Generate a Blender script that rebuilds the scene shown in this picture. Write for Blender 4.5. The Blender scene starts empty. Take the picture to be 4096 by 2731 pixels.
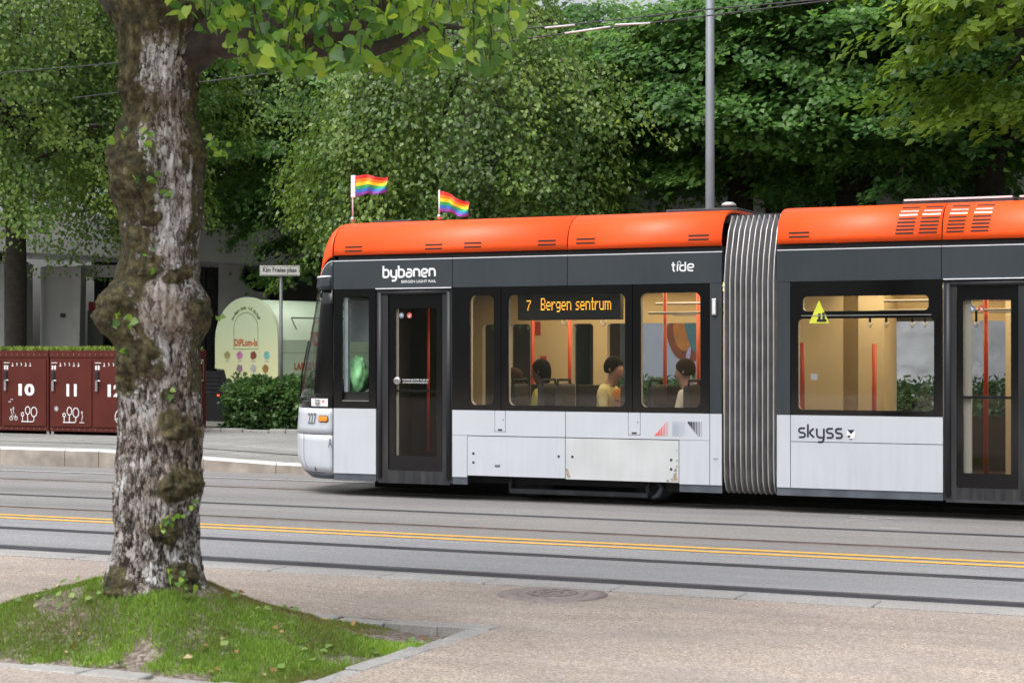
import bpy, bmesh, math, random
import numpy as np
from mathutils import Vector, noise
from mathutils.geometry import tessellate_polygon

# ------------------------------------------------------------------ camera, sky, sun, exposure
scene = bpy.context.scene
TH = math.atan(4115 / 8976.0); CT = math.cos(TH); ST = math.sin(TH)
FPX = 7166.0; CXP = 2048.0; HYP = 1410.6; CAMH = 1.8
cam_data = bpy.data.cameras.new('camera'); cam = bpy.data.objects.new('camera', cam_data)
scene.collection.objects.link(cam); scene.camera = cam
cam.location = (0, 0, CAMH); cam.rotation_euler = (math.radians(90), 0, TH)
cam_data.sensor_width = 36; cam_data.lens = FPX / 4096 * 36
cam_data.shift_y = (HYP - 1365.5) / 4096
cam_data.dof.use_dof = True; cam_data.dof.focus_distance = 20.5; cam_data.dof.aperture_fstop = 4.5
cam_data.clip_start = 0.1; cam_data.clip_end = 3000

SUN_EL, SUN_AZ = math.radians(62), math.radians(-165)      # azimuth: 0 = +Y, clockwise positive towards +X
world = bpy.data.worlds.new('World'); scene.world = world; world.use_nodes = True
wn = world.node_tree.nodes; wl = world.node_tree.links
bg = wn['Background']
sky = wn.new('ShaderNodeTexSky'); sky.sky_type = 'NISHITA'; sky.sun_disc = False
sky.sun_elevation = SUN_EL; sky.sun_rotation = SUN_AZ
sky.air_density = 1.0; sky.dust_density = 6.0; sky.ozone_density = 1.0
hsv = wn.new('ShaderNodeHueSaturation'); hsv.inputs['Saturation'].default_value = 0.30
wl.new(sky.outputs[0], hsv.inputs['Color']); wl.new(hsv.outputs[0], bg.inputs['Color'])
bg.inputs['Strength'].default_value = 0.15
sun_data = bpy.data.lights.new('sun', 'SUN'); sun_data.energy = 0.95; sun_data.angle = math.radians(75)
sun_data.color = (1.0, 0.97, 0.93)
sun = bpy.data.objects.new('sun', sun_data); scene.collection.objects.link(sun)
sd = Vector((math.sin(SUN_AZ) * math.cos(SUN_EL), math.cos(SUN_AZ) * math.cos(SUN_EL), math.sin(SUN_EL)))
sun.rotation_euler = sd.to_track_quat('Z', 'Y').to_euler()
scene.view_settings.view_transform = 'Standard'; scene.view_settings.look = 'None'
scene.view_settings.gamma = 1.0; scene.view_settings.exposure = 0.64
scene.view_settings.use_curve_mapping = False
try:
    scene.cycles.max_bounces = 8; scene.cycles.transparent_max_bounces = 12
    scene.cycles.caustics_reflective = False; scene.cycles.caustics_refractive = False
    scene.cycles.sample_clamp_indirect = 8
except Exception: pass

R = random.Random(7)
NR = np.random.default_rng(11)
COL = scene.collection

# ------------------------------------------------------------------ survey helpers (photo pixel -> point of the place)
def onY(px, py, Y):
    u = (px - CXP) / FPX; X = Y * (u * CT - ST) / (CT + u * ST); D = -X * ST + Y * CT
    return X, CAMH - (py - HYP) * D / FPX
def gnd(px, py, z=0.0):
    D = (CAMH - z) * FPX / (py - HYP); lat = (px - CXP) / FPX * D
    return lat * CT - D * ST, lat * ST + D * CT
def atD(px, py, D):
    lat = (px - CXP) / FPX * D
    return Vector((lat * CT - D * ST, lat * ST + D * CT, CAMH - (py - HYP) * D / FPX))

# ------------------------------------------------------------------ materials
MATS = {}
def newmat(name):
    m = bpy.data.materials.new(name); m.use_nodes = True
    MATS[name] = m
    return m, m.node_tree.nodes, m.node_tree.links, m.node_tree.nodes['Principled BSDF']
def ramp(nodes, stops):
    r = nodes.new('ShaderNodeValToRGB'); e = r.color_ramp.elements
    while len(e) < len(stops): e.new(0.5)
    for el, (p, c) in zip(e, stops):
        el.position = p; el.color = (*c, 1)
    return r
def mat(name, color, rough=0.5, metal=0.0, var=0.12, scale=6.0, bump=0.0, bscale=60.0, emit=None, estr=0.0, coat=0.0, spec=0.5):
    """plain paint / plastic / metal with a little uneven tone, gloss and relief"""
    m, n, l, p = newmat(name)
    tc = n.new('ShaderNodeTexCoord'); nz = n.new('ShaderNodeTexNoise')
    nz.inputs['Scale'].default_value = scale; nz.inputs['Detail'].default_value = 6
    l.new(tc.outputs['Object'], nz.inputs['Vector'])
    lo = tuple(max(0, c * (1 - var)) for c in color); hi = tuple(min(1, c * (1 + var)) for c in color)
    r = ramp(n, [(0.3, lo), (0.7, hi)])
    l.new(nz.outputs['Fac'], r.inputs['Fac']); l.new(r.outputs['Color'], p.inputs['Base Color'])
    mr = n.new('ShaderNodeMapRange'); mr.inputs['To Min'].default_value = max(0.02, rough * 0.85)
    mr.inputs['To Max'].default_value = min(1, rough * 1.15)
    l.new(nz.outputs['Fac'], mr.inputs['Value']); l.new(mr.outputs[0], p.inputs['Roughness'])
    p.inputs['Metallic'].default_value = metal; p.inputs['Specular IOR Level'].default_value = spec
    p.inputs['Coat Weight'].default_value = coat; p.inputs['Coat Roughness'].default_value = 0.15
    if bump:
        b = n.new('ShaderNodeBump'); b.inputs['Strength'].default_value = bump; b.inputs['Distance'].default_value = 0.01
        n2 = n.new('ShaderNodeTexNoise'); n2.inputs['Scale'].default_value = bscale; n2.inputs['Detail'].default_value = 5
        l.new(tc.outputs['Object'], n2.inputs['Vector']); l.new(n2.outputs['Fac'], b.inputs['Height'])
        l.new(b.outputs[0], p.inputs['Normal'])
    if emit:
        p.inputs['Emission Color'].default_value = (*emit, 1); p.inputs['Emission Strength'].default_value = estr
    return m
def glassmat(name, tint, refl=1.0):
    m, n, l, p = newmat(name)
    n.remove(p); out = n['Material Output']
    tr = n.new('ShaderNodeBsdfTransparent'); tr.inputs[0].default_value = (*tint, 1)
    gl = n.new('ShaderNodeBsdfGlossy'); gl.inputs['Roughness'].default_value = 0.03
    fr = n.new('ShaderNodeLayerWeight'); fr.inputs[0].default_value = 0.5
    pw = n.new('ShaderNodeMath'); pw.operation = 'POWER'; pw.inputs[1].default_value = 4.0
    mu = n.new('ShaderNodeMath'); mu.operation = 'MULTIPLY_ADD'; mu.inputs[1].default_value = 0.9 * refl; mu.inputs[2].default_value = 0.035 * refl
    mx = n.new('ShaderNodeMixShader')
    l.new(fr.outputs['Facing'], pw.inputs[0]); l.new(pw.outputs[0], mu.inputs[0]); l.new(mu.outputs[0], mx.inputs[0])
    l.new(tr.outputs[0], mx.inputs[1]); l.new(gl.outputs[0], mx.inputs[2]); l.new(mx.outputs[0], out.inputs[0])
    return m
def leafmat(name, dark, mid, light, trans=0.4):
    m, n, l, p = newmat(name)
    n.remove(p); out = n['Material Output']
    at = n.new('ShaderNodeAttribute'); at.attribute_name = 'tint'
    r = ramp(n, [(0.0, dark), (0.55, mid), (1.0, light)])
    l.new(at.outputs['Fac'], r.inputs['Fac'])
    df = n.new('ShaderNodeBsdfDiffuse'); ts = n.new('ShaderNodeBsdfTranslucent'); gl = n.new('ShaderNodeBsdfGlossy')
    gl.inputs['Roughness'].default_value = 0.42
    hs = n.new('ShaderNodeHueSaturation'); hs.inputs['Hue'].default_value = 0.485; hs.inputs['Saturation'].default_value = 1.1
    hs.inputs['Value'].default_value = 1.5
    l.new(r.outputs[0], df.inputs[0]); l.new(r.outputs[0], hs.inputs['Color']); l.new(hs.outputs[0], ts.inputs[0])
    m1 = n.new('ShaderNodeMixShader'); m1.inputs[0].default_value = trans
    l.new(df.outputs[0], m1.inputs[1]); l.new(ts.outputs[0], m1.inputs[2])
    m2 = n.new('ShaderNodeMixShader'); m2.inputs[0].default_value = 0.035
    l.new(m1.outputs[0], m2.inputs[1]); l.new(gl.outputs[0], m2.inputs[2]); l.new(m2.outputs[0], out.inputs[0])
    return m

def paving_mat(name, stops, vscale, patch, patch_amt, bump=0.35, rough=0.9, stretch=(0.55, 1.6, 1), stain=0.25):
    """aggregate surface: coloured stones (voronoi cells) under broad worn patches"""
    m, n, l, p = newmat(name)
    tc = n.new('ShaderNodeTexCoord')
    v = n.new('ShaderNodeTexVoronoi'); v.inputs['Scale'].default_value = vscale
    l.new(tc.outputs['Object'], v.inputs['Vector'])
    sp = n.new('ShaderNodeSeparateColor'); l.new(v.outputs['Color'], sp.inputs[0])
    r = ramp(n, stops); l.new(sp.outputs[0], r.inputs['Fac'])
    n1 = n.new('ShaderNodeTexNoise'); n1.inputs['Scale'].default_value = 0.9; n1.inputs['Detail'].default_value = 8; n1.inputs['Roughness'].default_value = 0.65
    mp = n.new('ShaderNodeMapping'); mp.inputs['Scale'].default_value = stretch
    l.new(tc.outputs['Object'], mp.inputs['Vector']); l.new(mp.outputs[0], n1.inputs['Vector'])
    r2 = ramp(n, [(0.38, (0, 0, 0)), (0.68, (1, 1, 1))]); l.new(n1.outputs['Fac'], r2.inputs['Fac'])
    mu = n.new('ShaderNodeMath'); mu.operation = 'MULTIPLY'; mu.inputs[1].default_value = patch_amt
    l.new(r2.outputs[0], mu.inputs[0])
    mx = n.new('ShaderNodeMix'); mx.data_type = 'RGBA'; l.new(mu.outputs[0], mx.inputs['Factor'])
    l.new(r.outputs[0], mx.inputs['A']); mx.inputs['B'].default_value = (*patch, 1)
    n3 = n.new('ShaderNodeTexNoise'); n3.inputs['Scale'].default_value = 25; n3.inputs['Detail'].default_value = 4
    l.new(tc.outputs['Object'], n3.inputs['Vector'])
    mr = n.new('ShaderNodeMapRange'); mr.inputs['To Min'].default_value = 0.82; mr.inputs['To Max'].default_value = 1.16
    l.new(n3.outputs['Fac'], mr.inputs['Value'])
    mm = n.new('ShaderNodeMix'); mm.data_type = 'RGBA'; mm.blend_type = 'MULTIPLY'; mm.inputs['Factor'].default_value = 1
    l.new(mx.outputs['Result'], mm.inputs['A']); l.new(mr.outputs[0], mm.inputs['B'])
    n4 = n.new('ShaderNodeTexNoise'); n4.inputs['Scale'].default_value = 0.55; n4.inputs['Detail'].default_value = 9; n4.inputs['Roughness'].default_value = 0.7; n4.inputs['Distortion'].default_value = 0.6
    mp4 = n.new('ShaderNodeMapping'); mp4.inputs['Scale'].default_value = stretch; mp4.inputs['Location'].default_value = (13, 7, 0); l.new(tc.outputs['Object'], mp4.inputs['Vector']); l.new(mp4.outputs[0], n4.inputs['Vector'])
    mr4 = n.new('ShaderNodeMapRange'); mr4.inputs['From Min'].default_value = .35; mr4.inputs['From Max'].default_value = .65; mr4.inputs['To Min'].default_value = 1 - stain; mr4.inputs['To Max'].default_value = 1 + stain * .45; l.new(n4.outputs['Fac'], mr4.inputs['Value'])
    m5 = n.new('ShaderNodeMix'); m5.data_type = 'RGBA'; m5.blend_type = 'MULTIPLY'; m5.inputs['Factor'].default_value = 1; l.new(mm.outputs['Result'], m5.inputs['A']); l.new(mr4.outputs[0], m5.inputs['B'])
    l.new(m5.outputs['Result'], p.inputs['Base Color']); p.inputs['Roughness'].default_value = rough
    b = n.new('ShaderNodeBump'); b.inputs['Strength'].default_value = bump; b.inputs['Distance'].default_value = 0.006
    l.new(v.outputs['Distance'], b.inputs['Height']); b.invert = True; l.new(b.outputs[0], p.inputs['Normal'])
    return m

def grime(name, lo=0.0, hi=1.2, amt=0.22):
    """road dirt on a painted panel: streaks and a splash zone with a ragged edge near the road"""
    m = MATS[name]; n = m.node_tree.nodes; l = m.node_tree.links; p = n['Principled BSDF']
    src = p.inputs['Base Color'].links[0].from_socket
    tc = n.new('ShaderNodeTexCoord'); sp = n.new('ShaderNodeSeparateXYZ'); l.new(tc.outputs['Object'], sp.inputs[0])
    mp = n.new('ShaderNodeMapping'); mp.inputs['Scale'].default_value = (9, 9, .9); l.new(tc.outputs['Object'], mp.inputs['Vector'])
    nz = n.new('ShaderNodeTexNoise'); nz.inputs['Scale'].default_value = 1.6; nz.inputs['Detail'].default_value = 7; l.new(mp.outputs[0], nz.inputs['Vector'])
    mr = n.new('ShaderNodeMapRange'); mr.inputs['From Min'].default_value = lo; mr.inputs['From Max'].default_value = hi; mr.inputs['To Min'].default_value = 1; mr.inputs['To Max'].default_value = .25; l.new(sp.outputs['Z'], mr.inputs['Value'])
    r = ramp(n, [(0.42, (0, 0, 0)), (0.75, (1, 1, 1))]); l.new(nz.outputs['Fac'], r.inputs['Fac'])
    mu = n.new('ShaderNodeMath'); mu.operation = 'MULTIPLY'; l.new(mr.outputs[0], mu.inputs[0]); l.new(r.outputs[0], mu.inputs[1])
    m2 = n.new('ShaderNodeMath'); m2.operation = 'MULTIPLY'; l.new(mu.outputs[0], m2.inputs[0]); m2.inputs[1].default_value = amt
    mx = n.new('ShaderNodeMix'); mx.data_type = 'RGBA'; l.new(m2.outputs[0], mx.inputs['Factor']); l.new(src, mx.inputs['A']); mx.inputs['B'].default_value = (.22, .19, .16, 1)
    l.new(mx.outputs['Result'], p.inputs['Base Color'])
paving_mat('plaza_gravel', [(0.0, (0.22, 0.18, 0.155)), (0.35, (0.35, 0.285, 0.24)), (0.7, (0.44, 0.365, 0.31)), (1.0, (0.60, 0.53, 0.47))], 85, (0.29, 0.26, 0.245), 0.62)
paving_mat('asphalt_near', [(0.0, (0.19, 0.193, 0.205)), (0.5, (0.27, 0.275, 0.29)), (1.0, (0.36, 0.365, 0.385))], 90, (0.23, 0.233, 0.245), 0.55, 0.2, 0.8, (.12, 1.7, 1), .22)
paving_mat('asphalt_far', [(0.0, (0.15, 0.148, 0.148)), (0.5, (0.215, 0.21, 0.21)), (1.0, (0.29, 0.285, 0.285))], 90, (0.235, 0.228, 0.222), 0.5, 0.2, 0.8, (.12, 1.5, 1), .25)
paving_mat('far_paving', [(0.0, (0.22, 0.22, 0.21)), (0.5, (0.30, 0.30, 0.29)), (1.0, (0.36, 0.36, 0.35))], 40, (0.22, 0.215, 0.205), 0.5, 0.1, 0.85)
paving_mat('bare_soil', [(0.0, (0.10, 0.075, 0.06)), (0.5, (0.20, 0.16, 0.135)), (1.0, (0.36, 0.32, 0.28))], 48, (0.15, 0.115, 0.09), 0.6, 0.5, 0.95)
paving_mat('granite', [(0.0, (0.28, 0.275, 0.27)), (0.5, (0.37, 0.365, 0.36)), (1.0, (0.45, 0.445, 0.44))], 110, (0.29, 0.27, 0.25), 0.5, 0.15, 0.8)
mat('rail_rubber', (0.035, 0.035, 0.042), 0.8, 0, 0.3, 3, 0.3, 40)
mat('rail_steel', (0.16, 0.16, 0.18), 0.5, 0.7, 0.25, 2)
mat('rail_polished', (0.85, 0.86, 0.88), 0.35, 0.6, 0.08, 2)
mat('rail_rust', (0.20, 0.13, 0.095), 0.85, 0.2, 0.4, 4)
mat('yellow_paint', (0.80, 0.42, 0.06), 0.7, 0, 0.1, 9, 0.2, 70)
mat('road_white', (0.55, 0.55, 0.54), 0.8, 0, 0.25, 20)
mat('kerb_concrete', (0.34, 0.30, 0.26), 0.9, 0, 0.3, 3.0, 0.3, 60)
mat('kerb_light', (0.52, 0.52, 0.52), 0.8, 0, 0.12, 3, 0.2, 60)
mat('cast_iron', (0.30, 0.255, 0.25), 0.6, 0.4, 0.25, 12, 0.4, 50)
mat('tram_white', (0.56, 0.59, 0.655), 0.36, 0, 0.03, 1.5, coat=0.25)
mat('tram_offwhite', (0.575, 0.60, 0.615), 0.5, 0, 0.06, 2.5)
mat('tram_grey', (0.031, 0.041, 0.050), 0.42, 0, 0.08, 1.5, spec=0.4)
mat('tram_charcoal', (0.022, 0.024, 0.029), 0.45, 0, 0.12, 2, spec=0.35)
mat('tram_black', (0.004, 0.004, 0.005), 0.1, 0, 0.2, 2, spec=0.5)
mat('tram_orange', (0.95, 0.088, 0.004), 0.42, 0, 0.03, 1.5, coat=0.10, spec=0.4)
mat('seam_dark', (0.012, 0.012, 0.014), 0.8, 0, 0.2)
mat('trim_light', (0.75, 0.77, 0.82), 0.35, 0, 0.05)
mat('under_dark', (0.015, 0.015, 0.017), 0.75, 0.1, 0.4, 5)
mat('under_steel', (0.055, 0.057, 0.065), 0.6, 0.4, 0.4, 6)
mat('skirt_grey', (0.10, 0.115, 0.14), 0.5, 0.2, 0.25, 4)
mat('bellows_fabric', (0.21, 0.21, 0.225), 0.75, 0, 0.25, 5)
mat('bellows_rib', (0.50, 0.49, 0.48), 0.4, 0.5, 0.2, 3)
mat('cream_lining', (0.70, 0.58, 0.36), 0.55, 0, 0.06, 2)
mat('cream_white', (0.72, 0.68, 0.60), 0.5, 0, 0.05, 2)
mat('interior_dark', (0.030, 0.028, 0.026), 0.7, 0, 0.3, 8)
mat('interior_floor', (0.05, 0.046, 0.042), 0.8, 0, 0.3, 8)
mat('seat_fabric', (0.055, 0.046, 0.038), 0.85, 0, 0.25, 20, 0.3, 160)
mat('grab_orange', (0.62, 0.075, 0.02), 0.35, 0, 0.05)
mat('steel', (0.55, 0.55, 0.56), 0.3, 0.9, 0.1)
mat('lamp_strip', (0.9, 0.85, 0.7), 0.5, emit=(1.0, 0.78, 0.42), estr=5.0)
mat('led_amber', (0.9, 0.5, 0.05), 0.5, emit=(1.0, 0.42, 0.04), estr=2.6)
mat('led_board', (0.006, 0.006, 0.007), 0.5)
mat('indicator_orange', (0.85, 0.28, 0.02), 0.25, coat=0.5)
mat('text_white', (0.80, 0.82, 0.84), 0.5, 0, 0.02)
mat('text_dark', (0.012, 0.012, 0.022), 0.5)
mat('text_navy', (0.02, 0.018, 0.045), 0.5)
mat('text_grey', (0.13, 0.14, 0.155), 0.5)
mat('stripe_red', (0.80, 0.10, 0.07), 0.5); mat('stripe_blue', (0.42, 0.48, 0.56), 0.5)
mat('hivis_yellow', (0.62, 0.66, 0.05), 0.5)
mat('sticker_white', (0.75, 0.75, 0.76), 0.5); mat('sticker_red', (0.5, 0.07, 0.06), 0.5); mat('sticker_blue', (0.16, 0.2, 0.27), 0.5)
mat('rust_patch', (0.36, 0.30, 0.22), 0.9, 0, 0.4, 40)
mat('bag_green', (0.42, 0.92, 0.44), 0.4, 0, 0.10, 6, 0.6, 25)
mat('blind_grey', (0.34, 0.37, 0.42), 0.6)
grime('tram_white', .2, 1.0, .13); grime('tram_offwhite', .2, 1.0, .12); grime('tram_charcoal', .2, 1.4, .2); grime('tram_grey', 2.4, 3.2, .05); grime('tram_orange', 3.0, 3.6, .05); grime('bellows_fabric', .2, 1.6, .6)
glassmat('tram_glass', (0.83, 0.83, 0.83), 1.3)
glassmat('door_glass', (0.78, 0.78, 0.78), 0.6)
glassmat('screen_glass', (0.93, 0.95, 0.94), 0.8)
glassmat('window_glass', (0.25, 0.28, 0.3), 1.0)

# ------------------------------------------------------------------ mesh helpers
def link(name, me, parent=None, m=None, smooth=False):
    o = bpy.data.objects.new(name, me); COL.objects.link(o)
    if parent is not None: o.parent = parent
    if m is not None:
        for mm in (m if isinstance(m, (list, tuple)) else [m]): me.materials.append(MATS[mm])
    if smooth: me.polygons.foreach_set('use_smooth', [True] * len(me.polygons))
    return o
def pym(name, v, f, m, parent=None, smooth=False):
    me = bpy.data.meshes.new(name); me.from_pydata([tuple(a) for a in v], [], f); me.update()
    return link(name, me, parent, m, smooth)
def empty(name, loc=(0, 0, 0), rz=0.0):
    o = bpy.data.objects.new(name, None); COL.objects.link(o); o.location = loc; o.rotation_euler = (0, 0, rz)
    o.empty_display_size = 0.2
    return o
def tag(o, label=None, cat=None, group=None, kind=None):
    if label: o['label'] = label
    if cat: o['category'] = cat
    if group: o['group'] = group
    if kind: o['kind'] = kind
    return o
def box(name, x0, x1, y0, y1, z0, z1, m, parent=None, bev=0.0, seg=2):
    bm = bmesh.new()
    v = [bm.verts.new((x, y, z)) for x in (x0, x1) for y in (y0, y1) for z in (z0, z1)]
    for q in ((0, 1, 3, 2), (4, 6, 7, 5), (0, 4, 5, 1), (2, 3, 7, 6), (0, 2, 6, 4), (1, 5, 7, 3)):
        bm.faces.new([v[i] for i in q])
    if bev:
        bmesh.ops.bevel(bm, geom=bm.edges[:], offset=bev, segments=seg, affect='EDGES', profile=0.5)
    bmesh.ops.recalc_face_normals(bm, faces=bm.faces[:])
    me = bpy.data.meshes.new(name); bm.to_mesh(me); bm.free()
    return link(name, me, parent, m)
def rrect(x0, z0, x1, z1, r, n=5):
    if x1 < x0: x0, x1 = x1, x0
    if z1 < z0: z0, z1 = z1, z0
    p = []
    for cx, cz, a0 in ((x1 - r, z0 + r, -90), (x1 - r, z1 - r, 0), (x0 + r, z1 - r, 90), (x0 + r, z0 + r, 180)):
        for i in range(n + 1):
            a = math.radians(a0 + 90 * i / n); p.append((cx + r * math.cos(a), cz + r * math.sin(a)))
    return p
def plate(name, outer, holes, y0, y1, m, parent=None):
    """flat plate in the XZ plane with holes, thickness along Y (works in the parent's space)"""
    loops = [outer] + list(holes)
    tris = tessellate_polygon([[Vector((x, z, 0)) for x, z in lp] for lp in loops])
    flat = [p for lp in loops for p in lp]; n = len(flat)
    v = [(x, y0, z) for x, z in flat] + [(x, y1, z) for x, z in flat]
    f = [t for t in tris] + [tuple(n + i for i in reversed(t)) for t in tris]
    k = 0
    for lp in loops:
        c = len(lp)
        for i in range(c):
            a, b = k + i, k + (i + 1) % c; f.append((a, b, n + b, n + a))
        k += c
    o = pym(name, v, f, m, parent)
    bm = bmesh.new(); bm.from_mesh(o.data); bmesh.ops.recalc_face_normals(bm, faces=bm.faces[:]); bm.to_mesh(o.data); bm.free()
    return o
def tube_geo(pts, rad, seg=8, caps=True):
    pts = [Vector(p) for p in pts]; n = len(pts)
    if not isinstance(rad, (list, tuple)): rad = [rad] * n
    V = []; Fc = []; prev = None
    for i, p in enumerate(pts):
        d = (pts[min(i + 1, n - 1)] - pts[max(i - 1, 0)]).normalized()
        if prev is None:
            a = d.orthogonal().normalized()
        else:
            a = (prev - d * prev.dot(d))
            a = a.normalized() if a.length > 1e-6 else d.orthogonal().normalized()
        prev = a; b = d.cross(a)
        for k in range(seg):
            t = 2 * math.pi * k / seg; V.append(p + (a * math.cos(t) + b * math.sin(t)) * rad[i])
    for i in range(n - 1):
        for k in range(seg):
            k2 = (k + 1) % seg; Fc.append((i * seg + k, i * seg + k2, (i + 1) * seg + k2, (i + 1) * seg + k))
    if caps:
        Fc.append(tuple(range(seg - 1, -1, -1))); Fc.append(tuple((n - 1) * seg + k for k in range(seg)))
    return V, Fc
def tube(name, pts, rad, m, parent=None, seg=8):
    v, f = tube_geo(pts, rad, seg); return pym(name, v, f, m, parent, True)
def multi(name, geos, m, parent=None, smooth=False):
    V = []; Fc = []
    for v, f in geos:
        k = len(V); V += list(v); Fc += [tuple(i + k for i in q) for q in f]
    return pym(name, V, Fc, m, parent, smooth)
def disc_geo(c, r, ax_u, ax_v, n=20):
    c = Vector(c); u = Vector(ax_u); v = Vector(ax_v)
    return [c + (u * math.cos(2 * math.pi * i / n) + v * math.sin(2 * math.pi * i / n)) * r for i in range(n)], [tuple(range(n))]
def lathe(name, prof, m, parent=None, seg=24, center=(0, 0, 0)):
    V = []; Fc = []
    for r, z in prof:
        for k in range(seg):
            a = 2 * math.pi * k / seg; V.append((center[0] + r * math.cos(a), center[1] + r * math.sin(a), center[2] + z))
    for i in range(len(prof) - 1):
        for k in range(seg):
            k2 = (k + 1) % seg; Fc.append((i * seg + k, i * seg + k2, (i + 1) * seg + k2, (i + 1) * seg + k))
    Fc.append(tuple(range(seg - 1, -1, -1))); Fc.append(tuple((len(prof) - 1) * seg + k for k in range(seg)))
    return pym(name, V, Fc, m, parent, True)

# a flat surface to print on: origin, right, up, outward normal
class Face:
    def __init__(s, o, r=(1, 0, 0), u=(0, 0, 1), n=(0, -1, 0)):
        s.o = Vector(o); s.r = Vector(r); s.u = Vector(u); s.n = Vector(n)
    def p(s, x, y, d=0.003): return s.o + s.r * x + s.u * y + s.n * d
def text(name, s, face, x0, y0, x1, y1, m, parent=None, bold=0.0, d=0.003, rot=0.0):
    """lettering fitted into a box on a face"""
    cu = bpy.data.curves.new(name, 'FONT'); cu.body = s; cu.offset = bold; cu.resolution_u = 3
    t = bpy.data.objects.new(name, cu); COL.objects.link(t)
    me = bpy.data.meshes.new_from_object(t.evaluated_get(bpy.context.evaluated_depsgraph_get()))
    bpy.data.objects.remove(t); bpy.data.curves.remove(cu)
    co = np.empty(len(me.vertices) * 3); me.vertices.foreach_get('co', co); co = co.reshape(-1, 3)
    mn = co.min(0); mx = co.max(0); w = mx - mn
    X = x0 + (co[:, 0] - mn[0]) / max(w[0], 1e-6) * (x1 - x0); Y = y0 + (co[:, 1] - mn[1]) / max(w[1], 1e-6) * (y1 - y0)
    if rot:
        cx, cy = (x0 + x1) / 2, (y0 + y1) / 2; ca, sa = math.cos(rot), math.sin(rot)
        X, Y = cx + (X - cx) * ca - (Y - cy) * sa, cy + (X - cx) * sa + (Y - cy) * ca
    for i, vv in enumerate(me.vertices): vv.co = face.p(X[i], Y[i], d)
    me.materials.clear(); me.name = name
    return link(name, me, parent, m)
def smooth_path(pts, it=2, closed=False):
    for _ in range(it):
        q = [] if closed else [pts[0]]
        rng = range(len(pts)) if closed else range(len(pts) - 1)
        for i in rng:
            a, b = pts[i], pts[(i + 1) % len(pts)]
            q.append((a[0] * .75 + b[0] * .25, a[1] * .75 + b[1] * .25)); q.append((a[0] * .25 + b[0] * .75, a[1] * .25 + b[1] * .75))
        if not closed: q.append(pts[-1])
        pts = q
    return pts
def stroke_geo(face, pts, w, d):
    V = []; Fc = []; n = len(pts)
    for i in range(n):
        a = pts[max(i - 1, 0)]; b = pts[min(i + 1, n - 1)]
        dx, dy = b[0] - a[0], b[1] - a[1]; L = math.hypot(dx, dy) or 1
        nx, ny = -dy / L * w / 2, dx / L * w / 2
        V.append(face.p(pts[i][0] + nx, pts[i][1] + ny, d)); V.append(face.p(pts[i][0] - nx, pts[i][1] - ny, d))
    for i in range(n - 1): Fc.append((2 * i, 2 * i + 1, 2 * i + 3, 2 * i + 2))
    return V, Fc
def strokes(name, face, paths, w, m, parent=None, d=0.003):
    return multi(name, [stroke_geo(face, p, w, d + 0.0003 * i) for i, p in enumerate(paths)], m, parent)
def circ(cx, cy, rx, ry=None, n=20, a0=0, a1=360):
    ry = rx if ry is None else ry
    return [(cx + rx * math.cos(math.radians(a0 + (a1 - a0) * i / n)), cy + ry * math.sin(math.radians(a0 + (a1 - a0) * i / n))) for i in range(n + 1)]
GL = {  # stroke letters in an x-height-1 grid: (advance, [paths])
 'b': (1.02, [[(0, 1.55), (0, 0)], [(0, 0), (.72, 0), (.72, 1), (0, 1)]]),
 'y': (1.02, [[(0, 1), (0, 0), (.72, 0)], [(.72, 1), (.72, -.5), (.12, -.5)]]),
 'a': (1.0, [[(.1, 1), (.7, 1), (.7, 0), (0, 0), (0, .56), (.7, .56)]]),
 'n': (1.02, [[(0, 0), (0, 1)], [(0, 1), (.72, 1), (.72, 0)]]),
 'e': (1.0, [[(.66, 0), (0, 0), (0, 1), (.7, 1), (.7, .46), (0, .46)]]),
 's': (.92, [[(.62, 1), (0, 1), (0, .52), (.62, .5), (.62, 0), (0, 0)]]),
 'k': (.92, [[(0, 1.45), (0, 0)], [(.6, 1), (.08, .52), (.64, 0)]]),
 't': (.62, [[(.22, 1.35), (.22, 0), (.42, 0)], [(0, .9), (.46, .9)]]),
 'i': (.42, [[(.12, .95), (.12, -.05)]]),
 'd': (.95, [[(.66, 1.35), (.66, 0)], [(.66, 0), (0, 0), (0, .8), (.5, .85)]])}
def logo(name, s, face, x0, y0, xh, width, w, m, parent, r=2):
    tot = sum(GL[ch][0] for ch in s) - 0.25; kx = width / tot; x = x0; P = []
    for ch in s:
        adv, paths = GL[ch]
        for p in paths:
            q = smooth_path(p, r) if len(p) > 2 else p
            P.append([(x + a * kx, y0 + b * xh) for a, b in q])
        x += adv * kx
    return strokes(name, face, P, w, m, parent)

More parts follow.
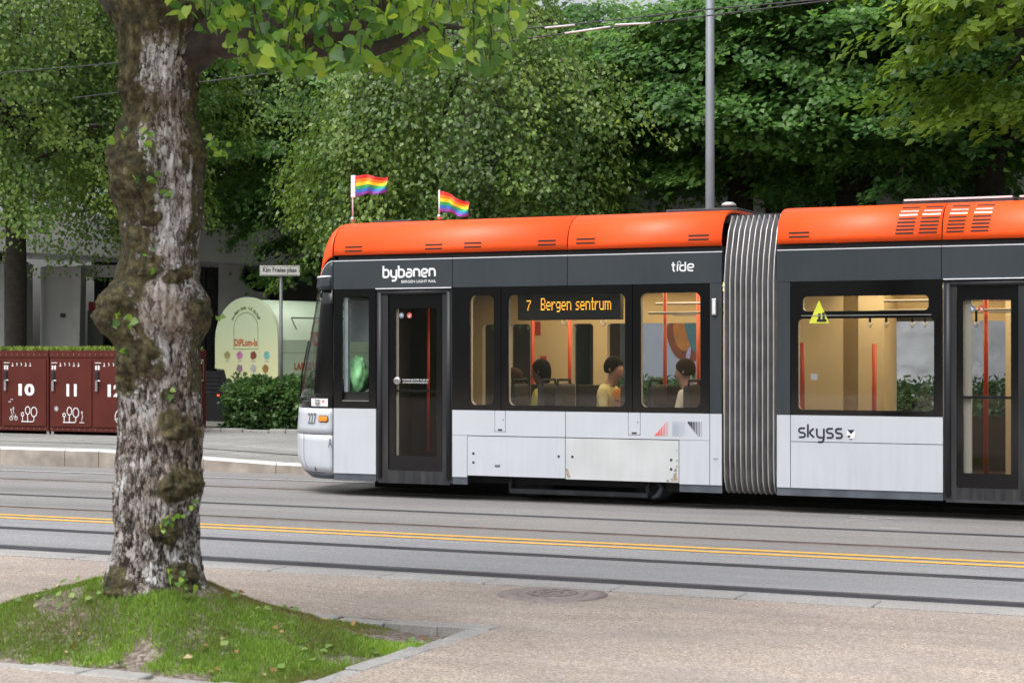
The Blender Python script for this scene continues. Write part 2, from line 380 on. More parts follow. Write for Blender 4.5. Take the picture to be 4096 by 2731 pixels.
# many small leaves / blades at once
def leaves(name, P, T, N, S, tint, m, parent=None, wide=0.42, fold=0.12, heart=False):
    T = T / (np.linalg.norm(T, axis=1, keepdims=True) + 1e-9)
    N = N - T * (N * T).sum(1, keepdims=True); N = N / (np.linalg.norm(N, axis=1, keepdims=True) + 1e-9)
    B = np.cross(N, T); S = S[:, None]; n = len(P)
    if heart:
        cs = [(0, 0, 0), (-.06, .28, .05), (.16, .47, .10), (.5, .42, .09), (.8, .17, .02), (1.04, 0, -.07), (.8, -.17, .02), (.5, -.42, .09), (.16, -.47, .10), (-.06, -.28, .05), (.45, 0, -.03)]
        tri = [(10, 0, 1), (10, 1, 2), (10, 2, 3), (10, 3, 4), (10, 4, 5), (10, 5, 6), (10, 6, 7), (10, 7, 8), (10, 8, 9), (10, 9, 0)]
    else:
        cs = [(0, 0, 0), (.42, -wide, fold), (1, 0, 0), (.42, wide, fold)]; tri = [(0, 1, 2), (0, 2, 3)]
    k = len(cs); V = np.empty((n, k, 3))
    for i, (t, b, h) in enumerate(cs): V[:, i] = P + T * (t * S) + B * (b * S) + N * (h * S)
    Fi = (np.arange(n)[:, None, None] * k + np.array(tri)[None]).reshape(-1, 3).astype(np.int32)
    me = bpy.data.meshes.new(name); me.vertices.add(n * k); me.vertices.foreach_set('co', V.reshape(-1).astype(np.float32))
    me.loops.add(len(Fi) * 3); me.loops.foreach_set('vertex_index', Fi.reshape(-1))
    me.polygons.add(len(Fi)); me.polygons.foreach_set('loop_start', np.arange(0, len(Fi) * 3, 3, dtype=np.int32))
    me.update(calc_edges=True)
    at = me.attributes.new('tint', 'FLOAT', 'FACE'); at.data.foreach_set('value', np.repeat(tint, len(tri)).astype(np.float32))
    if heart: me.polygons.foreach_set('use_smooth', [True] * len(Fi))
    return link(name, me, parent, m)
# ================================================================== SETTING
def quad(name, x0, x1, y0, y1, z, m, parent=None, kind=None):
    o = pym(name, [(x0, y0, z), (x1, y0, z), (x1, y1, z), (x0, y1, z)], [(0, 1, 2, 3)], m, parent)
    if kind: o['kind'] = kind
    return o
mat('park_ground', (0.055, 0.07, 0.03), 0.95, 0, 0.4, 2.0, 0.5, 20)
quad('ground', -700, 700, -700, 700, -0.12, 'park_ground', kind='structure')
PX0, PX1, PY0, PY1 = -8.35, -5.13, 8.28, 10.50          # tree pit, inner edge
EW = 0.17
pv = []; pf = []
EH = EW - .03
for x0, x1, y0, y1 in ((-90, PX0 - EH, -60, 12.58), (PX1 + EH, 60, -60, 12.58), (PX0 - EH, PX1 + EH, -60, PY0 - EH), (PX0 - EH, PX1 + EH, PY1 + EH, 12.58)):
    k = len(pv); pv += [(x0, y0, 0), (x1, y0, 0), (x1, y1, 0), (x0, y1, 0)]; pf.append((k, k + 1, k + 2, k + 3))
plaza = pym('pavement', pv, pf, 'plaza_gravel'); tag(plaza, kind='structure')
road = quad('road', -90, 60, 12.9, 15.64, -0.004, 'asphalt_near', kind='structure')
tramway = quad('tramway', -90, 60, 15.64, 22.9, -0.004, 'asphalt_far', kind='structure')

# flush granite kerb between plaza and track, stone by stone
x = -24.0
while x < 1.0:
    L = R.uniform(0.92, 1.12)
    box('kerb_stone', x + .006, x + L - .006, 12.585, 12.895, -0.12, 0.012 + R.uniform(-.003, .003), 'granite', plaza, 0.008, 1)
    x += L
# rails: rubber-sealed groove with a steel head each
track = empty('tram_track'); tag(track, kind='structure')
def rail(y, wb, wh, mb, mh, off=0.0, x0=-90, x1=60):
    b = box('rail_groove', x0, x1, y - wb / 2, y + wb / 2, -0.05, 0.001, mb, track)
    box('rail', x0, x1, y + off - wh / 2, y + off + wh / 2, -0.05, 0.005, mh, track)
rail(13.18, 0.24, 0.045, 'rail_rubber', 'rail_steel', 0.045); rail(14.62, 0.18, 0.04, 'rail_rubber', 'rail_steel', 0.04)
rail(16.62, 0.10, 0.035, 'rail_rust', 'rail_rubber', 0.0); rail(18.06, 0.11, 0.03, 'rail_rubber', 'rail_steel', 0.03)
rail(20.30, 0.09, 0.04, 'rail_rust', 'rail_steel'); rail(21.745, 0.13, 0.07, 'rail_rubber', 'rail_polished')
box('drain_strip', -90, -16.9, 12.99, 13.01, -0.05, 0.0005, 'rail_rubber', track)
for y in (15.50, 15.78):
    quad('lane_line', -90, 60, y - 0.055, y + 0.055, 0.001, 'yellow_paint', road)
for a, b in (((-16.95, 19.6), (-16.45, 21.65)), ((-16.55, 19.55), (-16.2, 21.6)), ((-17.6, 20.2), (-16.9, 20.5))):
    v = Vector((b[0] - a[0], b[1] - a[1])).normalized(); nx, ny = -v.y * .012, v.x * .012
    pym('joint', [(a[0] + nx, a[1] + ny, .0005), (a[0] - nx, a[1] - ny, .0005), (b[0] - nx, b[1] - ny, .0005), (b[0] + nx, b[1] + ny, .0005)], [(0, 1, 2, 3)], 'rail_rust', tramway)
fl = Face((0, 0, 0), (1, 0, 0), (0, 1, 0), (0, 0, 1))
mk = []
for (px, py) in ((3410, 2078), (3440, 2068), (3470, 2074), (3520, 2071), (3570, 2074), (3560, 2112), (1880, 2078)):
    gx, gy = gnd(px, py)
    mk.append([(gx + R.uniform(-.12, -.05), gy + R.uniform(-.08, .08)), (gx, gy), (gx + R.uniform(.05, .14), gy + R.uniform(-.1, .1))])
strokes('paint_mark', fl, mk, 0.022, 'road_white', tramway, 0.0008)
# asphalt cracks and repair patches
mat('asphalt_patch', (0.115, 0.115, 0.12), 0.85, 0, 0.2, 8, 0.3, 90)
cr = []
for _ in range(9):
    x, y = R.uniform(-13, -2.5), R.uniform(15.9, 19.3); p = [(x, y)]
    for i in range(14):
        x += R.uniform(.04, .14); y += R.uniform(-.04, .04); p.append((x, y))
    cr.append(p)
strokes('crack', fl, cr, 0.008, 'asphalt_patch', tramway, 0.0006)

# manhole cover in the plaza
mhx, mhy = gnd(2210, 2378)
mh = empty('manhole_cover', (mhx, mhy, 0)); tag(mh, 'round cast iron manhole cover sunk in the gravel pavement beside the kerb', 'manhole')
lathe('frame', [(0.0, -.03), (0.40, -.03), (0.41, 0.006), (0.27, 0.010), (0.262, -0.004)], 'cast_iron', mh, 40)
lathe('lid', [(0.255, -.02), (0.255, 0.010), (0.235, 0.013), (0.0, 0.013)], 'cast_iron', mh, 40)
ribs = []
for i in range(9):
    yy = -.19 + i * .0475; hw = math.sqrt(max(0, .215 ** 2 - yy * yy)); nseg = max(2, int(hw / .05))
    for k in range(nseg):
        xa = -hw + 2 * hw * (k + .1 + .1 * (i % 2)) / nseg; xb = -hw + 2 * hw * (k + .75) / nseg
        ang = math.radians(25 if (i + k) % 2 else -25); ca, sa = math.cos(ang), math.sin(ang); cx = (xa + xb) / 2; h = (xb - xa) / 2
        v = []
        for z in (.0131, .021):
            for sx, sy in ((-h, -.011), (h, -.011), (h, .011), (-h, .011)): v.append(Vector((cx + sx * ca - sy * sa, yy + sx * sa + sy * ca, z)))
        ribs.append((v, [(4, 5, 6, 7), (0, 1, 5, 4), (1, 2, 6, 5), (2, 3, 7, 6), (3, 0, 4, 7)]))
multi('tread_pattern', ribs, 'cast_iron', mh)

# far platform with its kerb stones
def plat_h(x): return 0.27 if x < -17.6 else (0.13 if x > -13.9 else 0.27 - 0.14 * (x + 17.6) / 3.7)
xs = [-90, -30, -17.6, -16.3, -15.1, -13.9, 60]
v = []; f = []
for i, x in enumerate(xs):
    v += [(x, 23.12, plat_h(x)), (x, 60, plat_h(x))]
    if i: f.append((2 * i - 2, 2 * i, 2 * i + 1, 2 * i - 1))
fpav = pym('far_pavement', v, f, 'far_paving'); tag(fpav, kind='structure')
x = -34.0
while x < -3:
    L = R.choice((0.66, 1.3, 1.3, 1.0)); a, b = x + .006, x + L - .006; ha, hb = plat_h(a) + .006, plat_h(b) + .006
    y0, y1 = 22.86, 23.115; c = .03
    vv = []
    for xx, hh in ((a, ha), (b, hb)):
        vv += [(xx, y0, -.1), (xx, y0, hh - c), (xx, y0 + c, hh), (xx, y1, hh), (xx, y1, -.1)]
    ff = [(0, 5, 6, 1), (1, 6, 7, 2), (2, 7, 8, 3), (3, 8, 9, 4), (0, 1, 2, 3, 4), (9, 8, 7, 6, 5)]
    o = pym('kerb_stone', vv, ff, ['kerb_concrete', 'kerb_light'], fpav)
    o.data.polygons[2].material_index = 1; o.data.polygons[1].material_index = 1
    x += L
v = []; f = []
for i, x in enumerate((-60, -17.6, -13.9, -10)):
    v += [(x, 24.42, plat_h(x) + .004), (x, 24.52, plat_h(x) + .004)]
    if i: f.append((2 * i - 2, 2 * i, 2 * i + 1, 2 * i - 1))
pym('drain_slot', v, f, 'rail_rubber', fpav)
# paving slab joints of the platform
sj = []
xx = -32.0
while xx < -12:
    sj.append(([(xx, 23.15, plat_h(xx) + .003), (xx + .012, 23.15, plat_h(xx + .012) + .003), (xx + .012, 28.9, plat_h(xx + .012) + .003), (xx, 28.9, plat_h(xx) + .003)], [(0, 1, 2, 3)])); xx += 0.8
multi('slab_joint', sj, 'rail_rubber', fpav)
# low stone edging in front of the shrub bed and the soil behind it
mat('bed_soil', (0.05, 0.042, 0.03), 0.95, 0, 0.4, 8, 0.6, 30)
x = -21.2
while x < -12.0:
    L = R.uniform(.3, .6); h = plat_h(x)
    box('edging_stone', x + .01, x + L - .01, 29.02, 29.2 + R.uniform(-.02, .02), h - .05, h + R.uniform(.05, .08), 'granite', fpav, .012, 1); x += L
v = []; f = []
for i, x in enumerate((-21.2, -17.6, -13.9, 0.0)):
    v += [(x, 29.2, plat_h(x) + .02), (x, 31.0, plat_h(x) + .02)]
    if i: f.append((2 * i - 2, 2 * i, 2 * i + 1, 2 * i - 1))
pym('planting_bed', v, f, 'bed_soil', fpav)
# lawn strip behind the platform, seen under the trees
v = []; f = []
for i, x in enumerate((-13.0, 60)): v += [(x, 31.0, .16), (x, 39.5, .5)]
pym('lawn', v, [(0, 2, 3, 1)], 'park_ground'); tag(bpy.data.objects['lawn'], kind='structure')

# hillside behind the viewer, unseen: added to keep the glass reflections dark
mat('hill_green', (0.035, 0.05, 0.028), 0.95, 0, 0.5, 0.05)
v = []; f = []; NA = 48
for i in range(NA + 1):
    a = math.radians(-225 + 270 * i / NA - 180 + 90) ; 
    for j, (d, h) in enumerate(((38, -1), (60, 6), (95, 15), (150, 29), (230, 46))):
        hh = h * (0.85 + 0.3 * noise.noise(Vector((i * .35, j * 1.3, 2.2))))
        th = math.radians(100 + 160 * i / NA)                 # measured from +Y clockwise: behind the camera
        th += TH * -1
        v.append((d * math.sin(th), d * math.cos(th), hh))
for i in range(NA):
    for j in range(4):
        k = i * 5 + j; f.append((k, k + 1, k + 6, k + 5))
tag(pym('added_hill', v, f, 'hill_green', None, True), kind='structure')

# ------------------------------------------------------------------ tree pit: edging stones, soil, mound
pit = empty('tree_pit'); tag(pit, kind='structure')
def edging(p0, p1, inward, n):
    p0 = Vector(p0); p1 = Vector(p1); d = (p1 - p0) / n; u = d.normalized(); w = Vector(inward) * -1
    for i in range(n):
        a = p0 + d * i + u * .008; b = p0 + d * (i + 1) - u * .008; z = 0.002 + R.uniform(-.010, .008); ww = EW - R.uniform(0, .03)
        j = [Vector((R.uniform(-.014, .014), R.uniform(-.014, .014))) for _ in range(4)]
        q = [a + j[0], b + j[1], b + w * ww + j[2], a + w * ww + j[3]]
        vv = [(c.x, c.y, -.2) for c in q] + [(c.x, c.y, z + R.uniform(-.004, .004)) for c in q]
        o = pym('edging_stone', vv, [(4, 5, 6, 7), (0, 1, 5, 4), (1, 2, 6, 5), (2, 3, 7, 6), (3, 0, 4, 7)], 'granite', pit)
        bm = bmesh.new(); bm.from_mesh(o.data); bmesh.ops.recalc_face_normals(bm, faces=bm.faces[:])
        bmesh.ops.bevel(bm, geom=[e for e in bm.edges if min(e.verts[0].co.z, e.verts[1].co.z) > -.1], offset=.008, segments=1, affect='EDGES'); bm.to_mesh(o.data); bm.free()
edging((PX0 - EW, PY1), (PX1 + EW, PY1), (0, -1), 9); edging((PX1, PY0 - EW), (PX1, PY1), (-1, 0), 6)
edging((PX0 - EW, PY0), (PX1, PY0), (0, 1), 8); edging((PX0, PY0), (PX0, PY1), (1, 0), 6)
TX, TY = -6.69, 9.25
def mound_h(x, y):
    dx, dy = x - TX, y - TY
    e = math.exp(-((dx / (1.02 if dx > 0 else 1.35)) ** 2 + (dy / .82) ** 2))
    h = -0.045 + .43 * e + .03 * noise.noise(Vector((x * 2.2, y * 2.2, 0))) + .012 * noise.noise(Vector((x * 9, y * 9, 1)))
    ed = max(0, min(1, min(x - PX0, PX1 - x, y - PY0, PY1 - y) / .5)); ed = ed * ed * (3 - 2 * ed)
    h = -.022 + (h + .022) * (.10 + .90 * ed)
    h -= .035 * max(0, min(1, (x + 5.9) / .4)) * max(0, min(1, (y - 9.7) / .4))
    return h
def grassy(x, y):
    """how grassy the pit is (0..1): bare in the far right corner and along the near edge"""
    g = 1.0
    g -= max(0, min(1, (x + 5.95) / .35)) * max(0, min(1, (y - (9.72 + .25 * noise.noise(Vector((x * 4, y * 4, 5))))) / .2))
    g -= max(0, min(1, (8.5 - y + .2 * noise.noise(Vector((x * 3, y * 3, 9)))) / .2)) * (1 if x < -5.65 else .35)
    g -= .85 * max(0, min(1, (noise.noise(Vector((x * 2.6, y * 2.6, 3.3))) - .24) / .25))
    g -= .45 * max(0, min(1, (noise.noise(Vector((x * 7, y * 7, 6.3))) - .15) / .3))
    return max(0, min(1, g))
nx, ny = 90, 66; v = []; f = []; ga = []
for j in range(ny + 1):
    for i in range(nx + 1):
        x = PX0 - .01 + (PX1 - PX0 + .02) * i / nx; y = PY0 - .01 + (PY1 - PY0 + .02) * j / ny
        v.append((x, y, mound_h(x, y)))
for j in range(ny):
    for i in range(nx):
        k = j * (nx + 1) + i; f.append((k, k + 1, k + nx + 2, k + nx + 1))
pym('soil_mound', v, f, 'bare_soil', pit, True)
leafmat('grass_blade', (0.20, 0.17, 0.06), (0.17, 0.32, 0.05), (0.36, 0.52, 0.10), 0.45)
N0 = 170000
gx = NR.uniform(PX0, PX1, N0); gy = NR.uniform(PY0, PY1, N0)
keep = np.array([NR.random() < grassy(a, b) ** 1.2 for a, b in zip(gx, gy)])
gx, gy = gx[keep], gy[keep]; n = len(gx)
gz = np.array([mound_h(a, b) for a, b in zip(gx, gy)]) - .004
T = np.c_[NR.normal(0, .45, n), NR.normal(0, .45, n), np.ones(n)]
pn = np.array([noise.noise(Vector((a * 1.5, b * 1.5, 7))) for a, b in zip(gx, gy)])
tint = np.clip(.42 + .9 * pn + NR.normal(0, .2, n), 0, 1)
g = leaves('grass', np.c_[gx, gy, gz], T, NR.normal(0, 1, (n, 3)), NR.uniform(.018, .048, n) * (1 + .6 * pn), tint, 'grass_blade', None, .07, .02)
tag(g, 'short patchy grass covering the mound around the mossy tree', 'grass', kind='stuff')
# fallen leaves and broad weeds on the mound
leafmat('weed_leaf', (0.10, 0.16, 0.05), (0.17, 0.28, 0.07), (0.30, 0.40, 0.12), 0.3)
leafmat('dry_leaf', (0.22, 0.11, 0.05), (0.42, 0.26, 0.12), (0.62, 0.52, 0.32), 0.2)
def scatter(n, size, m, name, lab):
    P = []
    while len(P) < n:
        x, y = R.uniform(PX0 + .05, PX1 - .03), R.uniform(PY0 + .02, PY1 - .1)
        for _ in range(R.randint(1, 4)): 
            a, b = x + R.gauss(0, .05), y + R.gauss(0, .05); P.append((a, b, mound_h(a, b) + R.uniform(.015, .06)))
    P = np.array(P); n = len(P)
    o = leaves(name, P, np.c_[NR.normal(0, 1, n), NR.normal(0, 1, n), NR.normal(0, .3, n)], np.c_[NR.normal(0, .5, n), NR.normal(-.4, .5, n), np.ones(n)], NR.uniform(size * .6, size * 1.3, n), NR.random(n), m, None, .4, .1)
    tag(o, lab, 'leaves', kind='stuff')
scatter(120, .055, 'weed_leaf', 'weed_leaves', 'broad pale green weeds dotted over the grassy mound')
scatter(70, .05, 'dry_leaf', 'fallen_leaves', 'dry brown fallen leaves lying on the mound and bare soil')
# ================================================================== TRAM
YS = 19.65; W = 2.65; YF = YS + W; YC = YS + W / 2
def tx(px): return onY(px, 0, YS)[0]
def tz(px, py): return onY(px, py, YS)[1]
ZB, ZW, ZG0, ZG1, ZO0, ZTOP = 0.283, 1.10, 2.60, 2.95, 3.027, 3.475
tram = empty('tram', (0, 0, 0))
tag(tram, 'long white, charcoal and orange light rail tram with lit windows', 'tram')
SF = Face((0, YS, 0))
def side(name, px0, px1, z0, z1, m, parent=tram, y=0.0, th=0.025, holes=(), r=0.0, gap=0.004):
    x0, x1 = tx(px0) + gap, tx(px1) - gap
    out = rrect(x0, z0, x1, z1, r) if r else [(x0, z0), (x1, z0), (x1, z1), (x0, z1)]
    return plate(name, out, holes, YS + y, YS + y + th, m, parent)
XN = tx(1333); XE1 = tx(2888); XS2 = tx(3106); XEND = tx(4560)

# ---- inner shell: floor, ceiling, far wall, dark backing behind the panels
for a, b in ((XN - .3, XE1), (XS2, XEND)):
    box('floor', a, b, YS + .05, YF - .05, .30, .37, 'interior_floor', tram)
    box('ceiling', a + .35 if a < -9 else a, b, YS + .07, YF - .07, 2.62, 2.68, 'cream_lining', tram)
    box('roof_deck', a + .35 if a < -9 else a, b, YS + .22, YF - .22, 3.30, 3.36, 'seam_dark', tram)
    box('roof_rail', a + .35 if a < -9 else a, b, YS + .045, YS + .20, 2.955, 3.02, 'seam_dark', tram)
    box('roof_rail', a + .35 if a < -9 else a, b, YF - .20, YF - .045, 2.60, 3.02, 'seam_dark', tram)
    box('header', a + .35 if a < -9 else a, b, YS + .03, YS + .12, 2.62, 2.95, 'seam_dark', tram)
    box('underframe', a + .3, b - .05, YS + .30, YF - .30, .20, .295, 'under_dark', tram)
# floor of the gangway
box('gangway_floor', XE1 - .02, XS2 + .02, YS + .35, YF - .35, .30, .365, 'interior_floor', tram)
box('gangway_lining', XE1 - .05, XS2 + .05, YF - .42, YF - .36, .37, 2.6, 'cream_lining', tram)
box('gangway_ceiling', XE1 - .02, XS2 + .02, YS + .3, YF - .36, 2.56, 2.61, 'cream_lining', tram)

# ---- white lower panels
def backing(px0, px1, z0=ZB + .01, z1=ZW): side('panel_backing', px0, px1, z0, z1, 'seam_dark', y=.03, th=.03, gap=0)
backing(1333, 1504); backing(1808, 2888); backing(3106, 3773)
side('lower_panel', 1333, 1504, ZB, ZW, 'tram_white')
xb0, xb1, xm = tx(1869), tx(2716), tx(2262)
zb = tz(1869, 1741); zbb = tz(2262, 1912)
def bp(name, x0, x1, z0, z1, m, **k): return plate(name, [(x0 + .004, z0), (x1 - .004, z0), (x1 - .004, z1), (x0 + .004, z1)], (), YS + k.get('y', 0), YS + k.get('y', 0) + .025, m, tram)
h1 = rrect(tx(1979), tz(2000, 1726), tx(2022), ZW + .001, .012, 3); h2 = rrect(tx(2513), tz(2540, 1739), tx(2561), ZW + .001, .012, 3)
def notch_panel(x0, x1, zlow, zhigh, hx0, hx1, hz):    # panel with the service flap cut out of its top edge
    g = .003
    pts = [(x0 + .004, zlow), (x1 - .004, zlow), (x1 - .004, zhigh), (hx1 + g, zhigh), (hx1 + g, hz - g), (hx0 - g, hz - g), (hx0 - g, zhigh), (x0 + .004, zhigh)]
    return plate('lower_panel', pts, (), YS, YS + .025, 'tram_white', tram)
notch_panel(tx(1808), xm, zb + .004, ZW, tx(1979), tx(2022), tz(2000, 1726))
notch_panel(xm, tx(2839), zb + .004, ZW, tx(2513), tx(2561), tz(2540, 1739))
bp('lower_panel', tx(1808), xb0, ZB, zb - .0, 'tram_white'); bp('lower_panel', xb1, tx(2839), ZB, zb, 'tram_white')
for a, b, c, d in ((1979, 2022, 2000, 1726), (2513, 2561, 2540, 1739)):
    x0, x1 = tx(a), tx(b); z0 = tz(c, d)
    fo = plate('service_flap', rrect(x0 + .003, z0 + .003, x1 - .003, ZW, .012, 3), (), YS - .001, YS + .024, 'tram_white', tram)
    box('latch', x0 + (x1 - x0) * .3, x1 - (x1 - x0) * .3, YS - .0025, YS, z0 + .012, z0 + .032, 'text_dark', fo)
    lathe_o = multi('keyhole', [disc_geo((x1 - .03, YS - .002, ZW - .11), .008, (1, 0, 0), (0, 0, 1), 10)], 'text_dark', fo)
p1 = bp('bogie_cover', xb0, xm, zbb, zb - .006, 'tram_white', y=-.002); p2 = bp('bogie_cover', xm, xb1, zbb - .01, zb - .006, 'tram_offwhite', y=-.002)
p2['label'] = 'duller off-white bogie cover with chipped rusty edges'
for p, (px, py) in ((p1, (1894, 1813)), (p1, (1894, 1849)), (p1, (2235, 1825)), (p2, (2290, 1826)), (p2, (2685, 1839)), (p2, (2685, 1876))):
    X, Z = onY(px, py, YS); multi('bolt', [disc_geo((X, YS - .0035, Z), .017, (1, 0, 0), (0, 0, 1), 12)], 'under_steel', p)
rp = []
for px, py, rr in ((2271, 1893, .025), (2268, 1880, .018), (2275, 1905, .022), (2703, 1880, .02), (2700, 1900, .028), (2690, 1918, .02), (2708, 1840, .012), (2704, 1915, .03), (2672, 1922, .018), (2710, 1865, .014), (2708, 1800, .008)):
    X, Z = onY(px, py, YS); nn = 11; X = min(X, xb1 - .012 - rr)
    rp.append(([Vector((X + rr * R.uniform(.6, 1.2) * math.cos(2 * math.pi * i / nn), YS - .0032 - .0002 * len(rp), Z + rr * R.uniform(.6, 1.4) * math.sin(2 * math.pi * i / nn))) for i in range(nn)], [tuple(range(nn))]))
multi('rust_chip', rp, 'rust_patch', p2)['kind'] = 'stuff'
X, Z = onY(1990, 1864, YS); multi('scuff', [stroke_geo(SF, [(X - .035, Z + .005), (X, Z), (X + .035, Z + .008)], .03, .0036)], 'text_grey', p1)
side('lower_panel', 2839, 2888, ZB, ZW, 'tram_white')
side('lower_panel', 3106, 3162, ZB, ZW, 'tram_white'); zl = tz(3400, 1770)
side('lower_panel', 3162, 3773, zl + .004, ZW, 'tram_white'); side('lower_panel', 3162, 3773, ZB, zl - .004, 'tram_white')
for px0, px1 in ((1333, 1504), (1808, 1869), (2716, 2888), (3106, 3773), (4260, 4560)):
    side('skirt', px0, px1, ZB - .09, ZB - .004, 'skirt_grey', y=.01, th=.03)
backing(4262, 4560); side('lower_panel', 4262, 4560, ZB, ZW, 'tram_white')

# ---- charcoal band above the windows
for px0, px1 in ((1333, 1810), (1810, 2269), (2269, 2888), (3106, 3765), (3765, 4560)):
    side('upper_panel', px0, px1, ZG0, ZG1, 'tram_grey')
    o = side('highlight_strip', px0, px1, ZG1 + .002, ZG1 + .012, 'trim_light', y=.004, th=.03)  # light strip painting the highlight along the panel's top edge
side('pillar_panel', 2838, 2888, ZW + .004, ZG0 - .004, 'tram_grey'); side('pillar_panel', 3106, 3162, ZW + .004, ZG0 - .004, 'tram_grey')
ml = box('marker_lamp', tx(2849), tx(2868), YS - .03, YS + .001, tz(2859, 1261), tz(2859, 1194), 'steel', tram, .008)
multi('lens', [([(tx(2853), YS - .031, tz(2859, 1255)), (tx(2864), YS - .031, tz(2859, 1255)), (tx(2864), YS - .031, tz(2859, 1200)), (tx(2853), YS - .031, tz(2859, 1200))], [(0, 1, 2, 3)])], 'sticker_white', ml)

# ---- black glazed panels with their window openings, panes and cream reveals
ZI0, ZI1 = 1.166, 2.495
def window(px0, px1, hx0, hx1, holes_z=((ZI0, ZI1),), rad=.075, zl0=None):
    hs = [rrect(tx(a), z0, tx(b), z1, min(rad, (z1 - z0) * .3)) for (a, b), (z0, z1) in zip(hx0, holes_z)]
    w = side('window', px0, px1, ZW + .004, ZG0 - .004, 'tram_black', holes=hs)
    for (a, b), (z0, z1) in zip(hx0, holes_z):
        r = min(rad, (z1 - z0) * .3)
        plate('pane', rrect(tx(a) - .02, z0 - .02, tx(b) + .02, z1 + .02, r), (), YS + .027, YS + .033, 'tram_glass', w)
    lin = [rrect(tx(a) - .004, z0 - .004, tx(b) + .004, z1 + .004, min(rad, (z1 - z0) * .3)) for (a, b), (z0, z1) in zip(hx0, holes_z)]
    plate('window_lining', [(tx(px0), ZW), (tx(px1), ZW), (tx(px1), ZG0), (tx(px0), ZG0)], lin, YS + .045, YS + .10, 'cream_white', w)
    return w
window(1808, 2004, [(1879, 1975)], None); wB = window(2004, 2530, [(2031, 2500)], None); window(2530, 2837, [(2561, 2801)], None)
z_h0, z_h1 = tz(3450, 1243), tz(3450, 1183); z_l0, z_l1 = tz(3450, 1641), tz(3450, 1273)
w2 = window(3163, 3772, [(3211, 3714), (3192, 3736)], None, ((z_h0, z_h1), (z_l0, z_l1)), .05)
box('transom', tx(3205), tx(3725), YS - .006, YS, tz(3450, 1262), tz(3450, 1259), 'steel', w2)
fy = Face((0, YS, 0))
X0, Zt0 = onY(3236, 1293, YS); X1, Zt1 = onY(3317, 1200, YS)
wt = pym('warning_triangle', [(X0, YS - .002, Zt0), (X1, YS - .002, Zt0), ((X0 + X1) / 2, YS - .002, Zt1)], [(0, 1, 2)], 'hivis_yellow', w2)
strokes('pictogram', Face((0, YS, 0)), [[(X0 + .12, Zt0 + .03), (X0 + .12, Zt0 + .11)], [(X0 + .17, Zt0 + .03), (X0 + .165, Zt0 + .12)], [(X0 + .09, Zt0 + .03), (X0 + .2, Zt0 + .03)]], .03, 'text_dark', w2, .0035)
xs_, zs_ = onY(3253, 1507, YS); box('sticker', xs_ - .04, xs_ + .04, YS + .034, YS + .036, zs_ - .035, zs_ + .035, 'sticker_white', w2)

for a, b in ((XN - .0, XE1), (XS2, XEND)): box('seam_seal', a, b, YS + .0335, YS + .0445, 2.565, 2.66, 'seam_dark', tram)
for a, b in ((2812, 2888), (3106, 3180), (1996, 2012), (2522, 2538)): box('seam_seal', tx(a), tx(b), YS + .0335, YS + .0445, ZW - .02, 2.56, 'seam_dark', tram)
# ---- cab side window
cabh = rrect(tx(1368), tz(1420, 1603), tx(1475), tz(1420, 1182), .02, 3)
cw = side('cab_window', 1334, 1504, ZW + .004, ZG0 - .004, 'tram_black', holes=[cabh])
plate('pane', rrect(tx(1366), tz(1420, 1605), tx(1477), tz(1420, 1180), .02, 3), (), YS + .027, YS + .033, 'screen_glass', cw)
box('window_post', tx(1368), tx(1384), YS + .05, YS + .10, tz(1376, 1567), tz(1376, 1190), 'blind_grey', cw)
box('sill_trim', tx(1370), tx(1475), YS - .004, YS, tz(1420, 1604), tz(1420, 1601), 'steel', cw)
box('sun_blind', tx(1397) - .22, tx(1475) - .1, YS + .42, YS + .44, tz(1430, 1366), tz(1430, 1198), 'blind_grey', tram)
box('cab_sill', tx(1340), tx(1500), YS + .06, YS + .5, tz(1420, 1620), tz(1420, 1570), 'seam_dark', tram)
box('bulkhead', onY(1540, 0, YS + .95)[0], onY(1790, 0, YS + .95)[0], YS + .95, YS + .99, .37, 2.6, 'interior_dark', tram)
box('cab_partition', tx(1496), tx(1500), YS + .06, YF - .12, .37, 2.62, 'interior_dark', tram)

